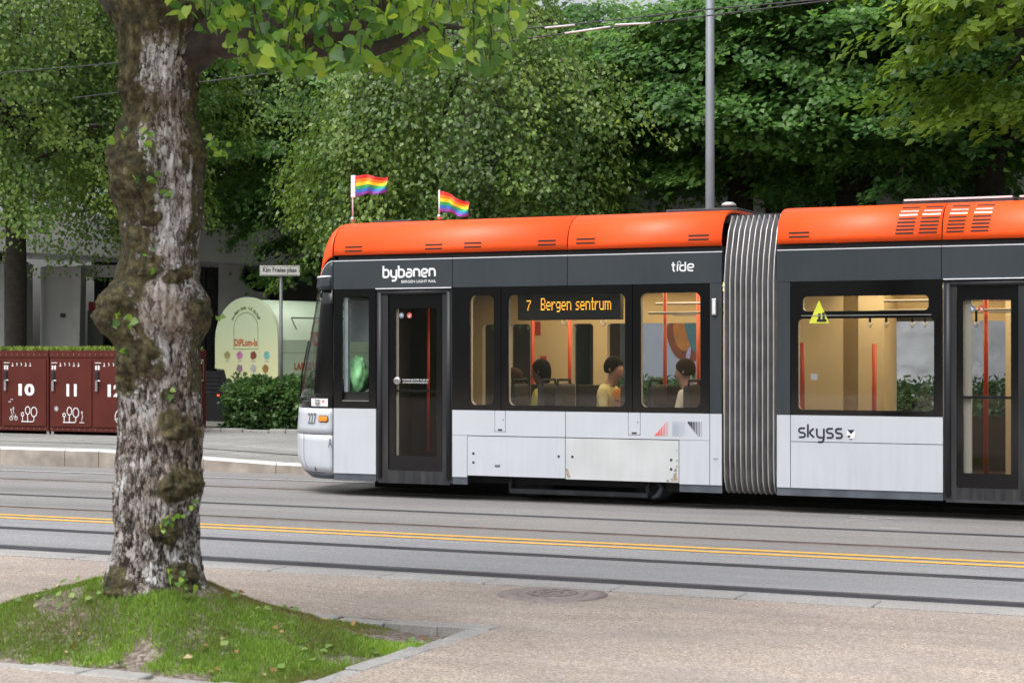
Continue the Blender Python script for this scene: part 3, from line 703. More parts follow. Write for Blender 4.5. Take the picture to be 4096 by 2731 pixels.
# ---- doors: charcoal rounded surround, black leaf, glass, rail, button, stickers
def door(px0, px1, lf0, lf1, g0, g1, zg0, zg1, zm, detail):
    zt = ZG0 - .01; z0 = .20
    d = side('door_surround', px0, px1, z0, zt, 'tram_charcoal', y=.012, th=.05, holes=[rrect(tx(lf0), z0 + .14, tx(lf1), zt - .05, .02, 3)])
    tubeg = [tube_geo([(tx(px0) + .05, YS + .02, z0 + .05), (tx(px0) + .05, YS + .02, zt - .04)], .035, 10), tube_geo([(tx(px1) - .05, YS + .02, z0 + .05), (tx(px1) - .05, YS + .02, zt - .04)], .035, 10), tube_geo([(tx(px0) + .05, YS + .02, zt - .04), (tx(px1) - .05, YS + .02, zt - .04)], .03, 10)]
    multi('edge_roll', tubeg, 'tram_charcoal', d, True)
    box('sill', tx(px0) + .03, tx(px1) - .03, YS + .004, YS + .08, z0 - .02, z0 + .01, 'under_steel' if not detail else 'tram_charcoal', d)
    hs = [rrect(tx(g0), zm + .014, tx(g1), zg1, .012, 2), rrect(tx(g0), zg0, tx(g1), zm - .014, .012, 2)]
    x0, x1 = tx(lf0), tx(lf1)
    lf = plate('door', [(x0 + .003, z0 + .143), (x1 - .003, z0 + .143), (x1 - .003, zt - .053), (x0 + .003, zt - .053)], hs, YS + .03, YS + .058, 'tram_black', tram)
    plate('pane', [(tx(g0) - .01, zg0 - .01), (tx(g1) + .01, zg0 - .01), (tx(g1) + .01, zg1 + .01), (tx(g0) - .01, zg1 + .01)], (), YS + .059, YS + .065, 'door_glass', lf)
    side('door_lintel', px0 + 1, px1 - 1, ZG0 - .008, ZG0 + .004, 'trim_light', y=-.02, th=.02, gap=0)
    return d, lf
ZD0, ZD1, ZDM = tz(1660, 1823), tz(1660, 1233), tz(1660, 1563)
d1, l1 = door(1504, 1808, 1550, 1768, 1575, 1741, ZD0, ZD1, ZDM, 1)
box('edge_strip', tx(1574), tx(1583), YS + .066, YS + .085, ZD0, ZD1, 'cream_white', l1)
bx, bz = onY(1585, 1523, YS)
btn = lathe('push_button', [(.05, 0), (.05, .012), (.04, .02), (.022, .021), (.0, .021)], 'steel', l1, 24)
btn.rotation_euler = (math.radians(90), 0, 0); btn.location = (bx, YS + .03, bz)
strokes('arrow_mark', Face((bx, YS + .008, bz)), [[(-.008, .014), (-.018, 0), (-.008, -.014)], [(.008, .014), (.018, 0), (.008, -.014)]], .007, 'text_dark', btn)
for ob in [c for c in btn.children]:
    ob.matrix_parent_inverse = btn.matrix_basis.inverted()
text('lettering', 'La andre gå av før du går på', Face((0, YS + .03, 0)), tx(1607), tz(1650, 1524), tx(1710), tz(1650, 1514), 'text_white', l1, .012)
text('lettering', 'LET OTHERS EXIT BEFORE BOARDING', Face((0, YS + .03, 0)), tx(1607), tz(1650, 1533), tx(1706), tz(1650, 1526.5), 'text_white', l1, .005)
for px, m in ((1597, 'sticker_blue'), (1629, 'sticker_red')):
    X, Z = onY(px, 1261, YS); st = multi('sticker', [disc_geo((X, YS + .057, Z), .036, (1, 0, 0), (0, 0, 1), 20)], m, l1)
    strokes('pictogram', Face((X, YS + .056, Z)), [[(-.018, .012), (.014, -.008)], [(-.002, .014), (.016, .004)]] if px < 1610 else [[(-.014, -.018), (.014, -.018)], [(-.014, -.004), (.012, -.004), (.012, .018)]], .009, 'sticker_white', l1, .0015)
ZE0, ZE1, ZEM = tz(3950, 1895), tz(3950, 1199), tz(3950, 1590)
d2, l2 = door(3773, 4262, 3825, 4073, 3850, 4042, ZE0, ZE1, ZEM, 0)
box('edge_strip', tx(3850), tx(3881) , YS + .07, YS + .12, ZE0, ZE1, 'cream_white', l2)
for px, m in ((3885, 'sticker_blue'), (3922, 'sticker_red')):
    X, Z = onY(px, 1233, YS); multi('sticker', [disc_geo((X, YS + .057, Z), .034, (1, 0, 0), (0, 0, 1), 20)], m, l2)
    strokes('pictogram', Face((X, YS + .056, Z)), [[(-.014, .01), (.012, -.008)], [(-.012, -.012), (.014, -.012)]], .009, 'sticker_white', l2, .0015)
side('window', 4262, 4560, ZW + .004, ZG0 - .004, 'tram_black')

# ---- orange roof covers
prof = [(0.0, ZO0), (.004, 3.10), (.018, 3.18), (.05, 3.26), (.10, 3.33), (.18, 3.395), (.30, 3.44), (.48, 3.465), (.80, ZTOP), (W / 2, ZTOP + .005)]
def pr(z):
    for (y0, z0), (y1, z1) in zip(prof, prof[1:]):
        if z0 <= z <= z1: return y0 + (y1 - y0) * (z - z0) / (z1 - z0)
    return prof[-1][0]
def cover(x0, x1):
    full = [(y, z) for y, z in prof] + [(W - y, z) for y, z in reversed(prof[:-1])]
    V = []; Fc = []; n = len(full)
    for x in (x0 + .006, x1 - .006):
        V += [(x, YS + y, z) for y, z in full] + [(x, YS + max(.03, min(W - .03, y)) if y in (0.0, W) else YS + y, z - .03 if 0.0 < y < W else z) for y, z in full]
    m = 2 * n
    for i in range(n - 1):
        Fc.append((i, m + i, m + i + 1, i + 1)); Fc.append((n + i, n + i + 1, m + n + i + 1, m + n + i))
        Fc.append((i, i + 1, n + i + 1, n + i)); Fc.append((m + i, m + n + i, m + n + i + 1, m + i + 1))
    Fc.append((0, n, m + n, m)); Fc.append((n - 1, m + n - 1, m + 2 * n - 1, 2 * n - 1))
    o = pym('roof_cover', V, Fc, 'tram_orange', tram, False)
    bm = bmesh.new(); bm.from_mesh(o.data); bmesh.ops.recalc_face_normals(bm, faces=bm.faces[:]); bm.to_mesh(o.data); bm.free()
    for p in o.data.polygons:
        p.use_smooth = abs(p.normal.x) < .5
    return o
cA = cover(XN, tx(2269)); cB = cover(tx(2269), XE1); cC = cover(XS2, tx(3768)); cD = cover(tx(3768), XEND)
def slot(parent, px0, px1, py, h=.018, m='seam_dark'):
    x0, x1 = tx(px0), tx(px1); z = tz((px0 + px1) / 2, py); k = 4; V = []; Fc = []
    # shift up the curved cover: true height on the surface seen at this row
    for it in range(5):
        yy = pr(z); z = onY((px0 + px1) / 2, py, YS + yy)[1]
    for it, xx in enumerate((x0, x1)):
        for zz in (z - h / 2, z + h / 2): V.append((xx, YS + pr(zz) - .004, zz))
    for xx in (x0, x1):
        for zz in (z - h / 2, z + h / 2): V.append((xx, YS + pr(zz) + .02, zz))
    pym('vent_slot', V, [(0, 2, 3, 1), (0, 1, 5, 4), (2, 6, 7, 3), (1, 3, 7, 5), (0, 4, 6, 2)], m, parent)
for a, b, y, par in ((1380, 1446, 992, cA), (1700, 1768, 983, cA), (1856, 1924, 976, cA), (2152, 2222, 967, cA), (2305, 2378, 960, cB), (2753, 2834, 946, cB), (3155, 3236, 935, cC)):
    slot(par, a, b, y - 4); slot(par, a, b, y + 12)
for k, (a, b, par) in enumerate(((3590, 3662, cC), (3683, 3756, cC), (3793, 3863, cD), (3891, 3962, cD))):
    for i in range(8):
        y = 831 + i * 14.6 - k * 3.5; dx = -2 * i
        slot(par, a + dx + 5, b + dx + 5, y, .017, 'bellows_rib' if i in (1, 2) else 'seam_dark')
for x0, x1, z1 in ((tx(1395), tx(1545), .025), (tx(2590), tx(2885), .035), (tx(3560), tx(4020), .055), (tx(4035), XEND, .055)):
    rb = box('roof_box', x0, x1, YS + .62, YF - .62, ZTOP - .02, ZTOP + z1, 'under_steel', tram, .01, 1)
    if z1 > .05: box('edge_trim', x0 + .02, x1 - .02, YS + .612, YS + .622, ZTOP + z1 - .018, ZTOP + z1 + .003, 'trim_light', rb)
pod = lathe('antenna', [(.09, 0), (.085, .03), (.05, .05), (0, .055)], 'bellows_rib', tram, 16, (tx(2835), YS + .75, ZTOP + .06))

# ---- nose: wrap-around front, built as one curved skin cut into panels
def lerp_t(tab, z):
    for (z0, a), (z1, b) in zip(tab, tab[1:]):
        if z <= z1: return a + (b - a) * max(0, min(1, (z - z0) / (z1 - z0)))
    return tab[-1][1]
LT = [(.20, .80), (.30, .95), (.45, 1.03), (.8, 1.04), (1.1, 1.01), (1.6, .90), (2.2, .72), (2.6, .60), (3.0, .48), (3.2, .38), (3.35, .27), (3.45, .13), (3.48, .04)]
WT = [(.2, 1.25), (.3, 1.325), (3.027, 1.325), (3.10, 1.32), (3.18, 1.305), (3.26, 1.27), (3.33, 1.22), (3.395, 1.14), (3.44, 1.02), (3.465, .84), (3.48, .5)]
def nose(phi, z, inset=0.0):
    L = lerp_t(LT, z) - inset; Wd = lerp_t(WT, z) - inset
    return (XN - .004 - L * math.sin(phi) ** .92 if phi > 1e-6 else XN - .004, YC - Wd * math.cos(phi), z)
def patch(name, p0, p1, z0, z1, m, np_=14, nz=8, th=.03, inset=0.0, zf0=None, zf1=None, parent=tram):
    V = []; Fc = []
    for lay in (0, 1):
        for j in range(nz + 1):
            for i in range(np_ + 1):
                ph = math.radians(p0 + (p1 - p0) * i / np_)
                a = zf0(math.degrees(ph)) if zf0 else z0; b = zf1(math.degrees(ph)) if zf1 else z1
                V.append(nose(ph, a + (b - a) * j / nz, inset + lay * th))
    n1 = (np_ + 1) * (nz + 1)
    def ix(i, j, l): return l * n1 + j * (np_ + 1) + i
    for j in range(nz):
        for i in range(np_):
            Fc.append((ix(i, j, 0), ix(i, j + 1, 0), ix(i + 1, j + 1, 0), ix(i + 1, j, 0))); Fc.append((ix(i, j, 1), ix(i + 1, j, 1), ix(i + 1, j + 1, 1), ix(i, j + 1, 1)))
    for j in range(nz):
        Fc.append((ix(0, j, 0), ix(0, j, 1), ix(0, j + 1, 1), ix(0, j + 1, 0))); Fc.append((ix(np_, j, 0), ix(np_, j + 1, 0), ix(np_, j + 1, 1), ix(np_, j, 1)))
    for i in range(np_):
        Fc.append((ix(i, 0, 0), ix(i + 1, 0, 0), ix(i + 1, 0, 1), ix(i, 0, 1))); Fc.append((ix(i, nz, 0), ix(i, nz, 1), ix(i + 1, nz, 1), ix(i + 1, nz, 0)))
    return pym(name, V, Fc, m, parent, True)
zn = tz(1290, 1738)
patch('nose_panel', 0.5, 56, zn + .004, ZW - .005, 'tram_white', 14, 4); patch('nose_panel', 0.5, 29.5, .285, zn - .004, 'tram_white', 10, 6)
patch('nose_panel', 30.2, 56, .285, zn - .004, 'tram_white', 10, 6)
patch('bumper', 56.5, 123.5, .285, ZW - .005, 'tram_orange', 18, 8); patch('nose_panel', 124, 179.5, .285, ZW - .005, 'tram_white', 14, 8)
patch('nose_skirt', 0, 180, .20, .28, 'skirt_grey', 30, 2, .03)
patch('nose_backing', 0, 180, .29, ZW - .01, 'seam_dark', 30, 3, .02, .034)
sur = patch('windscreen_surround', 0.3, 17, ZW, ZG0 - .004, 'tram_black', 6, 8); patch('windscreen_surround', 163, 179.7, ZW, ZG0 - .004, 'tram_black', 6, 8)
patch('windscreen_surround', 17.01, 162.9, ZW, 1.22, 'tram_black', 30, 2); patch('windscreen_surround', 17.01, 162.9, 2.50, ZG0 - .004, 'tram_black', 30, 2)
patch('windscreen', 17.01, 162.9, 1.221, 2.499, 'screen_glass', 36, 10, .008)
patch('corner_panel', 0.3, 38, ZG0, ZG1, 'tram_grey', 10, 5, .03, 0, None, lambda a: ZG1 - .30 * max(0, a / 38) ** 1.6)
patch('corner_highlight', 0.3, 38, ZG1, ZG1, 'trim_light', 10, 1, .03, -.003, lambda a: ZG1 + .002 - .30 * max(0, a / 38) ** 1.6, lambda a: ZG1 + .014 - .30 * max(0, a / 38) ** 1.6)  # painted edge highlight carried on round the nose corner
patch('front_cover', 1.0, 90, ZO0, ZTOP, 'tram_orange', 26, 16, .02, 0, lambda a: ZG1 + .06 - (.37 * min(1, a / 42) ** 1.6), lambda a: ZTOP + .003)
patch('front_cover', 90.1, 179, ZO0, ZTOP, 'tram_orange', 26, 12, .02, 0, lambda a: ZG1 + .06 - (.37 * min(1, (180 - a) / 42) ** 1.6), lambda a: ZTOP + .003)
patch('front_backing', 0, 180, ZG0, 3.3, 'seam_dark', 30, 6, .015, .035)
# camera pod under the corner panel
cp = patch('camera_pod', 2, 34, tz(1300, 1150) , tz(1300, 1112), 'tram_grey', 10, 4, .06, -.03)
patch('pod_cap', 2, 36, tz(1300, 1110), tz(1300, 1103), 'trim_light', 10, 2, .06, -.04, parent=cp)
def nose_at(px, z):
    best = None
    for i in range(0, 600):
        ph = math.radians(i * .1); x, y, _ = nose(ph, z)
        D = -x * ST + y * CT; p = CXP + FPX * (x * CT + y * ST) / D
        if best is None or abs(p - px) < best[0]: best = (abs(p - px), ph, Vector((x, y, z)))
    ph = best[1]; a = Vector(nose(ph, z)); b = Vector(nose(ph + .02, z)); t = (a - b).normalized()
    nrm = Vector((0, 0, 1)).cross(t); nrm = nrm if nrm.dot(Vector((0, -1, 0))) > 0 else -nrm
    return Face(a, t, (0, 0, 1), nrm)
fi = nose_at(1293, tz(1293, 1675)); V = []
for d_, k in ((-.01, 1), (.012, 1), (.018, .75)):
    for (a, b) in rrect(-.075 * k, -.034 * k, .075 * k, .034 * k, .03 * k): V.append(fi.p(a, b, d_))
n = 24; pym('indicator_lamp', V, [tuple(range(2 * n, 3 * n))] + [(j * n + i, j * n + (i + 1) % n, (j + 1) * n + (i + 1) % n, (j + 1) * n + i) for j in range(2) for i in range(n)], 'indicator_orange', tram)
ri = [[fi.p(a, b, d_) for (a, b) in rrect(-.085, -.044, .085, .044, .04)] for d_ in (.002,)][0]
pym('lamp_bezel', ri, [tuple(range(24))], 'text_dark', tram)
fn = nose_at(1249, tz(1249, 1675)); text('fleet_number', '227', fn, -.085, -.07, .085, .075, 'text_grey', tram, 0.015, .006)
fa = nose_at(1321, tz(1321, 1770)); text('car_letter', 'A', fa, -.03, -.06, .03, .06, 'text_grey', tram, 0, .005)
fs = nose_at(1285, 1.165); fs2 = fs
st = []
for u in range(9): pass
g = []; 
pa = [nose_at(px, 1.165) for px in (1246, 1268, 1290, 1312)]
V = [f_.p(0, dz, .004) for f_ in pa for dz in (-.045, .055)]
ns = pym('notice_strip', V, [(0, 2, 3, 1), (2, 4, 5, 3), (4, 6, 7, 5)], 'sticker_white', tram)
strokes('print', pa[1], [[(-.03, .03), (.06, .03)], [(-.03, .0), (.06, .0)], [(-.02, -.025), (.05, -.025)]], .014, 'text_grey', ns, .007)
strokes('print', pa[2], [[(.0, .03), (.03, .01)], [(.0, .01), (.03, .03)]], .012, 'stripe_red', ns, .007)
# wiper and cab fittings
box('dashboard', XN - .5, XN + .1, YS + .5, YF - .5, .95, 1.12, 'seam_dark', tram, .04)
box('cab_display', XN - .25, XN - .2, YS + .45, YS + .75, 1.15, 1.4, 'under_steel', tram, .01)
tube('wiper', [nose(math.radians(60), 1.2, -.02), nose(math.radians(45), 1.55, -.02), nose(math.radians(36), 1.95, -.02)], .012, 'under_dark', tram)
dseat = box('driver_seat', XN + .2, XN + .32, YC - .3, YC + .25, .9, 1.75, 'interior_dark', tram, .05)
box('cushion', XN - .22, XN + .26, YC - .28, YC + .24, .78, .92, 'interior_dark', dseat, .05)

# ---- bellows between the two cars
NB = 10; xs = [XE1 + (XS2 - XE1) * (i / (2.0 * NB)) for i in range(2 * NB + 1)]
sec = [(.16, .19), (.07, .24), (.02, .34), (.0, .6), (.0, 1.3), (.0, 2.0), (0.0, 2.62), (.05, 2.9), (.16, 3.2), (.30, 3.38)]
V = []; Fc = []
for i, x in enumerate(xs):
    for (y, z) in sec: V.append((x, YS + y + (.0 if i % 2 else .075), z))
n = len(sec)
for i in range(2 * NB):
    for j in range(n - 1):
        k = i * n + j; Fc.append((k, k + n, k + n + 1, k + 1))
bel = pym('bellows', V, Fc, 'bellows_fabric', tram)
for i in range(1, 2 * NB, 2):
    tube('rib', [(xs[i], YS + y - .008, z) for y, z in sec], [.009] * n, 'bellows_rib', bel, 6)
box('bellows_top', XE1 - .02, XS2 + .02, YS + .32, YF - .32, 3.33, 3.40, 'under_steel', bel)
V = [(x, YF - y - (.0 if i % 2 else .075), z) for i, x in enumerate(xs) for (y, z) in sec]
pym('bellows_far', V, Fc, 'bellows_fabric', bel)

# ---- running gear
bog = empty('bogie'); bog.parent = tram
bx0, bx1 = tx(2050), tx(2590)
for xw in (tx(2060), tx(2555)):
    for yw in (YC - .72, YC + .72):
        wv = []
        w_ = lathe('wheel', [(.0, -.06), (.28, -.06), (.33, -.05), (.33, .05), (.36, .055), (.36, .075), (.0, .075)], 'under_steel', bog, 28)
        w_.rotation_euler = (math.radians(90 if yw > YC else -90), 0, 0); w_.location = (xw, yw, .34)
    b_ = box('axle', xw - .06, xw + .06, YC - .7, YC + .7, .30, .40, 'under_dark', bog)
box('side_frame', bx0 - .25, bx1 + .2, YS + .32, YS + .45, .22, .40, 'under_steel', bog, .03)
box('track_brake', tx(2005), tx(2565), YS + .22, YS + .30, .085, .15, 'under_steel', bog, .012)
for xx in (tx(2008), tx(2562)):
    tube('brake_arm', [(xx, YS + .26, .11), (xx - .01, YS + .27, .22), (xx + .03, YS + .3, .33)], .03, 'under_steel', bog)
tube('lifeguard', [(tx(2600), YS + .3, .30), (tx(2615), YS + .28, .20), (tx(2600), YS + .27, .12), (tx(2578), YS + .27, .09)], [.03, .035, .035, .02], 'skirt_grey', bog)
box('gear_casing', tx(2630), tx(2705), YS + .25, YS + .7, .16, .36, 'under_dark', bog, .05)
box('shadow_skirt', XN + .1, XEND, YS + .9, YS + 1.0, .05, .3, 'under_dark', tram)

# ---- far side wall with its windows (seen through the car)
YFW = YF - .10
def fx(px): return onY(px, 0, YFW)[0]
def fz(px, py): return onY(px, py, YFW)[1]
zf0, zf1 = .95, fz(2650, 1292)
far_holes = [(fx(1930), fx(1985)), (fx(2040), fx(2122)), (fx(2291), fx(2373)), (fx(2429), fx(2795))]
def farwall(x0, x1, hs, zlow=.62):
    hl = [rrect(a, zlow if b - a < 5 else zlow, b, zf1, .05) for a, b in hs]
    o = plate('far_wall', [(x0, .37), (x1, .37), (x1, 2.62), (x0, 2.62)], hl, YFW, YF, 'cream_lining', tram)
    for a, b in hs: plate('pane', [(a - .01, zlow - .01), (b + .01, zlow - .01), (b + .01, zf1 + .01), (a - .01, zf1 + .01)], (), YF - .03, YF - .024, 'window_glass2', o)
glassmat('window_glass2', (0.92, 0.93, 0.93), 0.5)
farwall(XN + .05, XE1, far_holes)
farwall(XS2, XEND, [(fx(3548), fx(3745)), (fx(3881), fx(4022)), (fx(4060), fx(4180))])
o = plate('far_hopper', [(fx(3548), fz(3640, 1262)), (fx(3745), fz(3640, 1262)), (fx(3745), fz(3640, 1285)), (fx(3548), fz(3640, 1285))], (), YFW - .02, YFW - .005, 'interior_dark', tram)
side_far = plate('far_skin', [(XN, .29), (XEND, .29), (XEND, .6), (XN, .6)], (), YF + .005, YF + .02, 'tram_white', tram)

box('kick_panel', fx(3840), fx(4060), YFW - .02, YFW - .004, .37, 1.02, 'interior_dark', tram)
box('kick_panel', fx(3195), fx(3560), YFW - .02, YFW - .004, .37, .9, 'interior_dark', tram)
# ---- interior fittings: lamps, grab poles, rails, pillars, destination display, seats
for x0, x1 in ((tx(1820), XE1 - .1), (XS2 + .2, XEND - .1)):
    for yy in (YS + .55, YF - .55):
        ls = box('ceiling_lamp', x0, x1, yy - .05, yy + .05, 2.585, 2.605, 'lamp_strip', tram)
    ld = bpy.data.lights.new('ceiling_lamp_light', 'AREA'); ld.shape = 'RECTANGLE'; ld.size = (x1 - x0) * .95; ld.size_y = .9
    ld.energy = 27 * (x1 - x0) / 3; ld.color = (1.0, 0.80, 0.50)
    lo = bpy.data.objects.new('ceiling_lamp_light', ld); COL.objects.link(lo); lo.location = ((x0 + x1) / 2, YC, 2.57); lo.parent = tram
def pole(px, yoff, z0, z1, m='grab_orange', r=.019):
    X = onY(px, 0, YS + yoff)[0]; return tube('grab_pole', [(X, YS + yoff, z0), (X, YS + yoff, z1)], r, m, tram, 10)
pole(1713, .55, .55, 2.5); pole(2131, 1.9, .37, 2.6, r=.024); pole(2279, 1.6, .37, 2.6, r=.024); pole(2660, .9, .37, 2.6, r=.023); pole(2793, 1.5, .37, 2.6, r=.023)
pole(3944, .9, .37, 2.6, r=.026); pole(3208, .16, 1.1, tz(3208, 1370), r=.03); pole(3497, 1.2, .6, onY(3497, 1375, YS + 1.2)[1], r=.028); pole(3875, .2, .7, tz(3875, 1365), r=.02)
for yo, zz in ((.8, 2.28), (1.7, 2.28), (1.05, 2.40)):
    for x0, x1 in ((tx(2500), XE1), (tx(3450), XEND)):
        tube('hand_rail', [(x0, YS + yo, zz), (x1, YS + yo, zz)], .016, 'bellows_rib', tram)
for i, px in enumerate((3480, 3545, 3650, 3700, 3905)):
    X, _ = onY(px, 0, YS + .8); sp_ = tube('grab_strap', [(X, YS + .8, 2.28), (X, YS + .8, 2.15)], .014, 'seam_dark', tram); tube('strap_ring', [(X - .03, YS + .8, 2.15), (X, YS + .8, 2.09), (X + .03, YS + .8, 2.15)], .01, 'steel', sp_)
for px, py in ((2257, 1290), (2412, 1293)):
    p = onY(px, py, YS + 1.0); q = multi('strap_ring', [tube_geo([(p[0] - .03, YS + 1, p[1] + .06), (p[0] - .035, YS + 1, p[1]), (p[0] + .01, YS + 1, p[1] - .03), (p[0] + .04, YS + 1, p[1]), (p[0] + .03, YS + 1, p[1] + .06)], .012, 8)], 'cream_white', tram, True)
# gangway walls of the second car: cream panels, inner pillar
gx0, gx1 = onY(3218, 0, YS + 1.0)[0], onY(3368, 0, YS + 1.0)[0]
box('end_wall', onY(3195, 0, YS + 1.9)[0], onY(3372, 0, YS + 1.9)[0], YS + 1.88, YS + 1.92, .37, 2.6, 'cream_lining', tram)
box('pillar', onY(3437, 0, YS + 1.9)[0], onY(3540, 0, YS + 1.9)[0], YS + 1.85, YFW - .01, .37, 2.6, 'cream_lining', tram)
box('pillar', onY(4025, 0, YS + 1.9)[0], onY(4045, 0, YS + 1.9)[0], YS + 1.85, YFW - .01, .37, 2.6, 'cream_lining', tram)
box('notice', onY(2142, 0, YFW)[0], onY(2163, 0, YFW)[0], YFW - .012, YFW - .004, fz(2150, 1340), fz(2150, 1287), 'sticker_red', tram)
box('notice', onY(2162, 0, YFW)[0], onY(2187, 0, YFW)[0], YFW - .012, YFW - .004, fz(2175, 1465), fz(2175, 1424), 'sticker_red', tram)
# destination display behind the big window
DY = YS + .14
def dx(px): return onY(px, 0, DY)[0]
def dz(px, py): return onY(px, py, DY)[1]
db = box('destination_display', dx(2070), dx(2481), DY, DY + .12, dz(2280, 1279), dz(2280, 1170), 'led_board', tram, .01)
FONT5 = {'7': ['11111', '00001', '00010', '00100', '00100', '01000', '01000'], 'B': ['11110', '10001', '10001', '11110', '10001', '10001', '11110'],
 'e': ['00000', '00000', '01110', '10001', '11111', '10000', '01110'], 'r': ['0000', '0000', '1011', '1100', '1000', '1000', '1000'],
 'g': ['00000', '00000', '01111', '10001', '10001', '01111', '00001', '01110'], 'n': ['00000', '00000', '11110', '10001', '10001', '10001', '10001'],
 's': ['0000', '0000', '0111', '1000', '0110', '0001', '1110'], 't': ['010', '010', '111', '010', '010', '010', '011'],
 'u': ['00000', '00000', '10001', '10001', '10001', '10001', '01111'], 'm': ['0000000', '0000000', '1110110', '1001001', '1001001', '1001001', '1001001'], ' ': ['000']}
cells = []; cxx = 0
for part_, x_start, x_end in (('7', 2107, 2124), ('Bergen sentrum', 2164, 2445)):
    cols = sum(len(FONT5[c][0]) + 1 for c in part_) - 1; u = (dx(x_end) - dx(x_start)) / cols; x = dx(x_start)
    ztop = dz(2280, 1192 if part_ != '7' else 1200); vv = (ztop - dz(2280, 1244)) / 7.2
    for c in part_:
        for r_, row in enumerate(FONT5[c]):
            for q, bit in enumerate(row):
                if bit == '1':
                    a = x + q * u; b = ztop - r_ * vv; s1, s2 = u * .96, vv * .5
                    cells.append(([(a, DY - .003, b - s2), (a + s1, DY - .003, b - s2), (a + s1, DY - .003, b), (a, DY - .003, b)], [(0, 1, 2, 3)]))
        x += (len(FONT5[c][0]) + 1) * u
multi('led_text', cells, 'led_amber', db)
def seat(px, yoff, facing, w=.44, parent=tram):
    X = onY(px, 0, YS + yoff)[0]; f_ = facing
    s_ = box('seat', min(X, X + f_ * .44), max(X, X + f_ * .44), YS + yoff - w / 2, YS + yoff + w / 2, .74, .82, 'seat_fabric', tram, .03)
    bk = box('backrest', X - .05, X + .05, YS + yoff - w / 2, YS + yoff + w / 2, .80, 1.42, 'seat_fabric', s_, .035)
    box('seat_base', X - .05 + f_ * .1, X + .05 + f_ * .25, YS + yoff - .1, YS + yoff + .1, .37, .75, 'interior_dark', s_)
    tube('handle', [(X - f_ * .02, YS + yoff - w / 2 + .02, 1.40), (X - f_ * .02, YS + yoff - w / 2 + .03, 1.47), (X - f_ * .02, YS + yoff + w / 2 - .03, 1.47), (X - f_ * .02, YS + yoff + w / 2 - .02, 1.40)], .014, 'seam_dark', s_)
for px, yo, fc in ((2190, .38, -1), (2190, .86, -1), (2075, .38, -1), (2075, .86, -1), (2262, .38, 1), (2262, .86, 1), (2770, .38, -1), (2770, .86, -1), (2630, .38, 1), (2520, .38, -1), (2630, .86, 1), (2520, .86, -1)):
    seat(px, yo, fc)
for x0, x1 in ((2045, 2178), (2235, 2380), (2575, 2700)):
    a, b = onY(x0, 0, YS + .55)[0], onY(x1, 0, YS + .55)[0]
    pn_ = box('seat_screen', a, b, YS + 1.14, YS + 1.17, .4, 1.40, 'seat_fabric', tram, .01)

# ---- lettering and emblems on the side
logo('wordmark', 'bybanen', SF, tx(1534), tz(1630, 1107), tz(1534, 1078) - tz(1534, 1107), tx(1742) - tx(1534), .026, 'text_white', tram)
text('lettering', 'BERGEN LIGHT RAIL', SF, tx(1606), tz(1670, 1131), tx(1745), tz(1670, 1120), 'text_white', tram, .012)
logo('wordmark', 'tide', SF, tx(2686), tz(2730, 1083), tz(2730, 1057) - tz(2730, 1083), tx(2776) - tx(2686), .018, 'text_white', tram)
Xr, Zr = onY(2717, 1053, YS); rg = [circ(Xr + .02 * math.cos(i * math.pi / 4), Zr + .02 * math.sin(i * math.pi / 4), .004, n=6) for i in range(8)]
strokes('dot_ring', SF, rg, .006, 'text_white', tram)
logo('wordmark', 'skyss', SF, tx(3196), tz(3280, 1749), tz(3280, 1713) - tz(3280, 1749), tx(3370) - tx(3196), .021, 'text_navy', tram)
sx0, sx1 = tx(3387), tx(3421); sz0, sz1 = tz(3404, 1759), tz(3404, 1717); w_ = sx1 - sx0; h_ = sz1 - sz0
sh = [(0, 1), (1, 1), (1, .45), (.85, .2), (.5, 0), (.15, .2), (0, .45)]
shield = pym('emblem', [SF.p(sx0 + a * w_, sz0 + b * h_, .0025) for a, b in sh], [tuple(range(7))], 'text_white', tram)
multi('emblem_mark', [([SF.p(sx0 + a * w_, sz0 + b * h_, .003) for a, b in tri], [tuple(range(len(tri)))]) for tri in ([(.05, .98), (.97, .98), (.5, .55)], [(0.08, .42), (.45, .42), (.38, .22), (.16, .22)], [(.28, .12), (.72, .12), (.5, 0)])], 'text_navy', shield)
# three striped emblems: red wedge, grey square, dark wedge
for k, (a, b, m) in enumerate(((2618, 2674, 'stripe_red'), (2689, 2741, 'stripe_blue'), (2751, 2808, 'text_dark'))):
    x0, x1 = tx(a), tx(b); z0, z1 = tz(2710, 1744), tz(2710, 1685); q = []
    for i in range(9):
        t = (i + .5) / 9; xx = x0 + (x1 - x0) * t; wd = (x1 - x0) / 9 * (.95 - .8 * t)
        lo, hi = (z0, z0 + (z1 - z0) * min(1, t * 1.15)) if k == 0 else ((z0, z1) if k == 1 else (z1 - (z1 - z0) * min(1, t * 1.2 + .1), z1))
        q.append(([SF.p(xx - wd / 2, lo, .0025), SF.p(xx + wd / 2, lo, .0025), SF.p(xx + wd / 2, hi, .0025), SF.p(xx - wd / 2, hi, .0025)], [(0, 1, 2, 3)]))
    multi('striped_emblem', q, m, tram)
X, Z = onY(2863, 1834, YS); strokes('jack_mark', SF, [[(X - .03, Z), (X + .03, Z)], [(X - .005, Z - .02), (X + .005, Z - .02)]], .006, 'text_dark', tram)
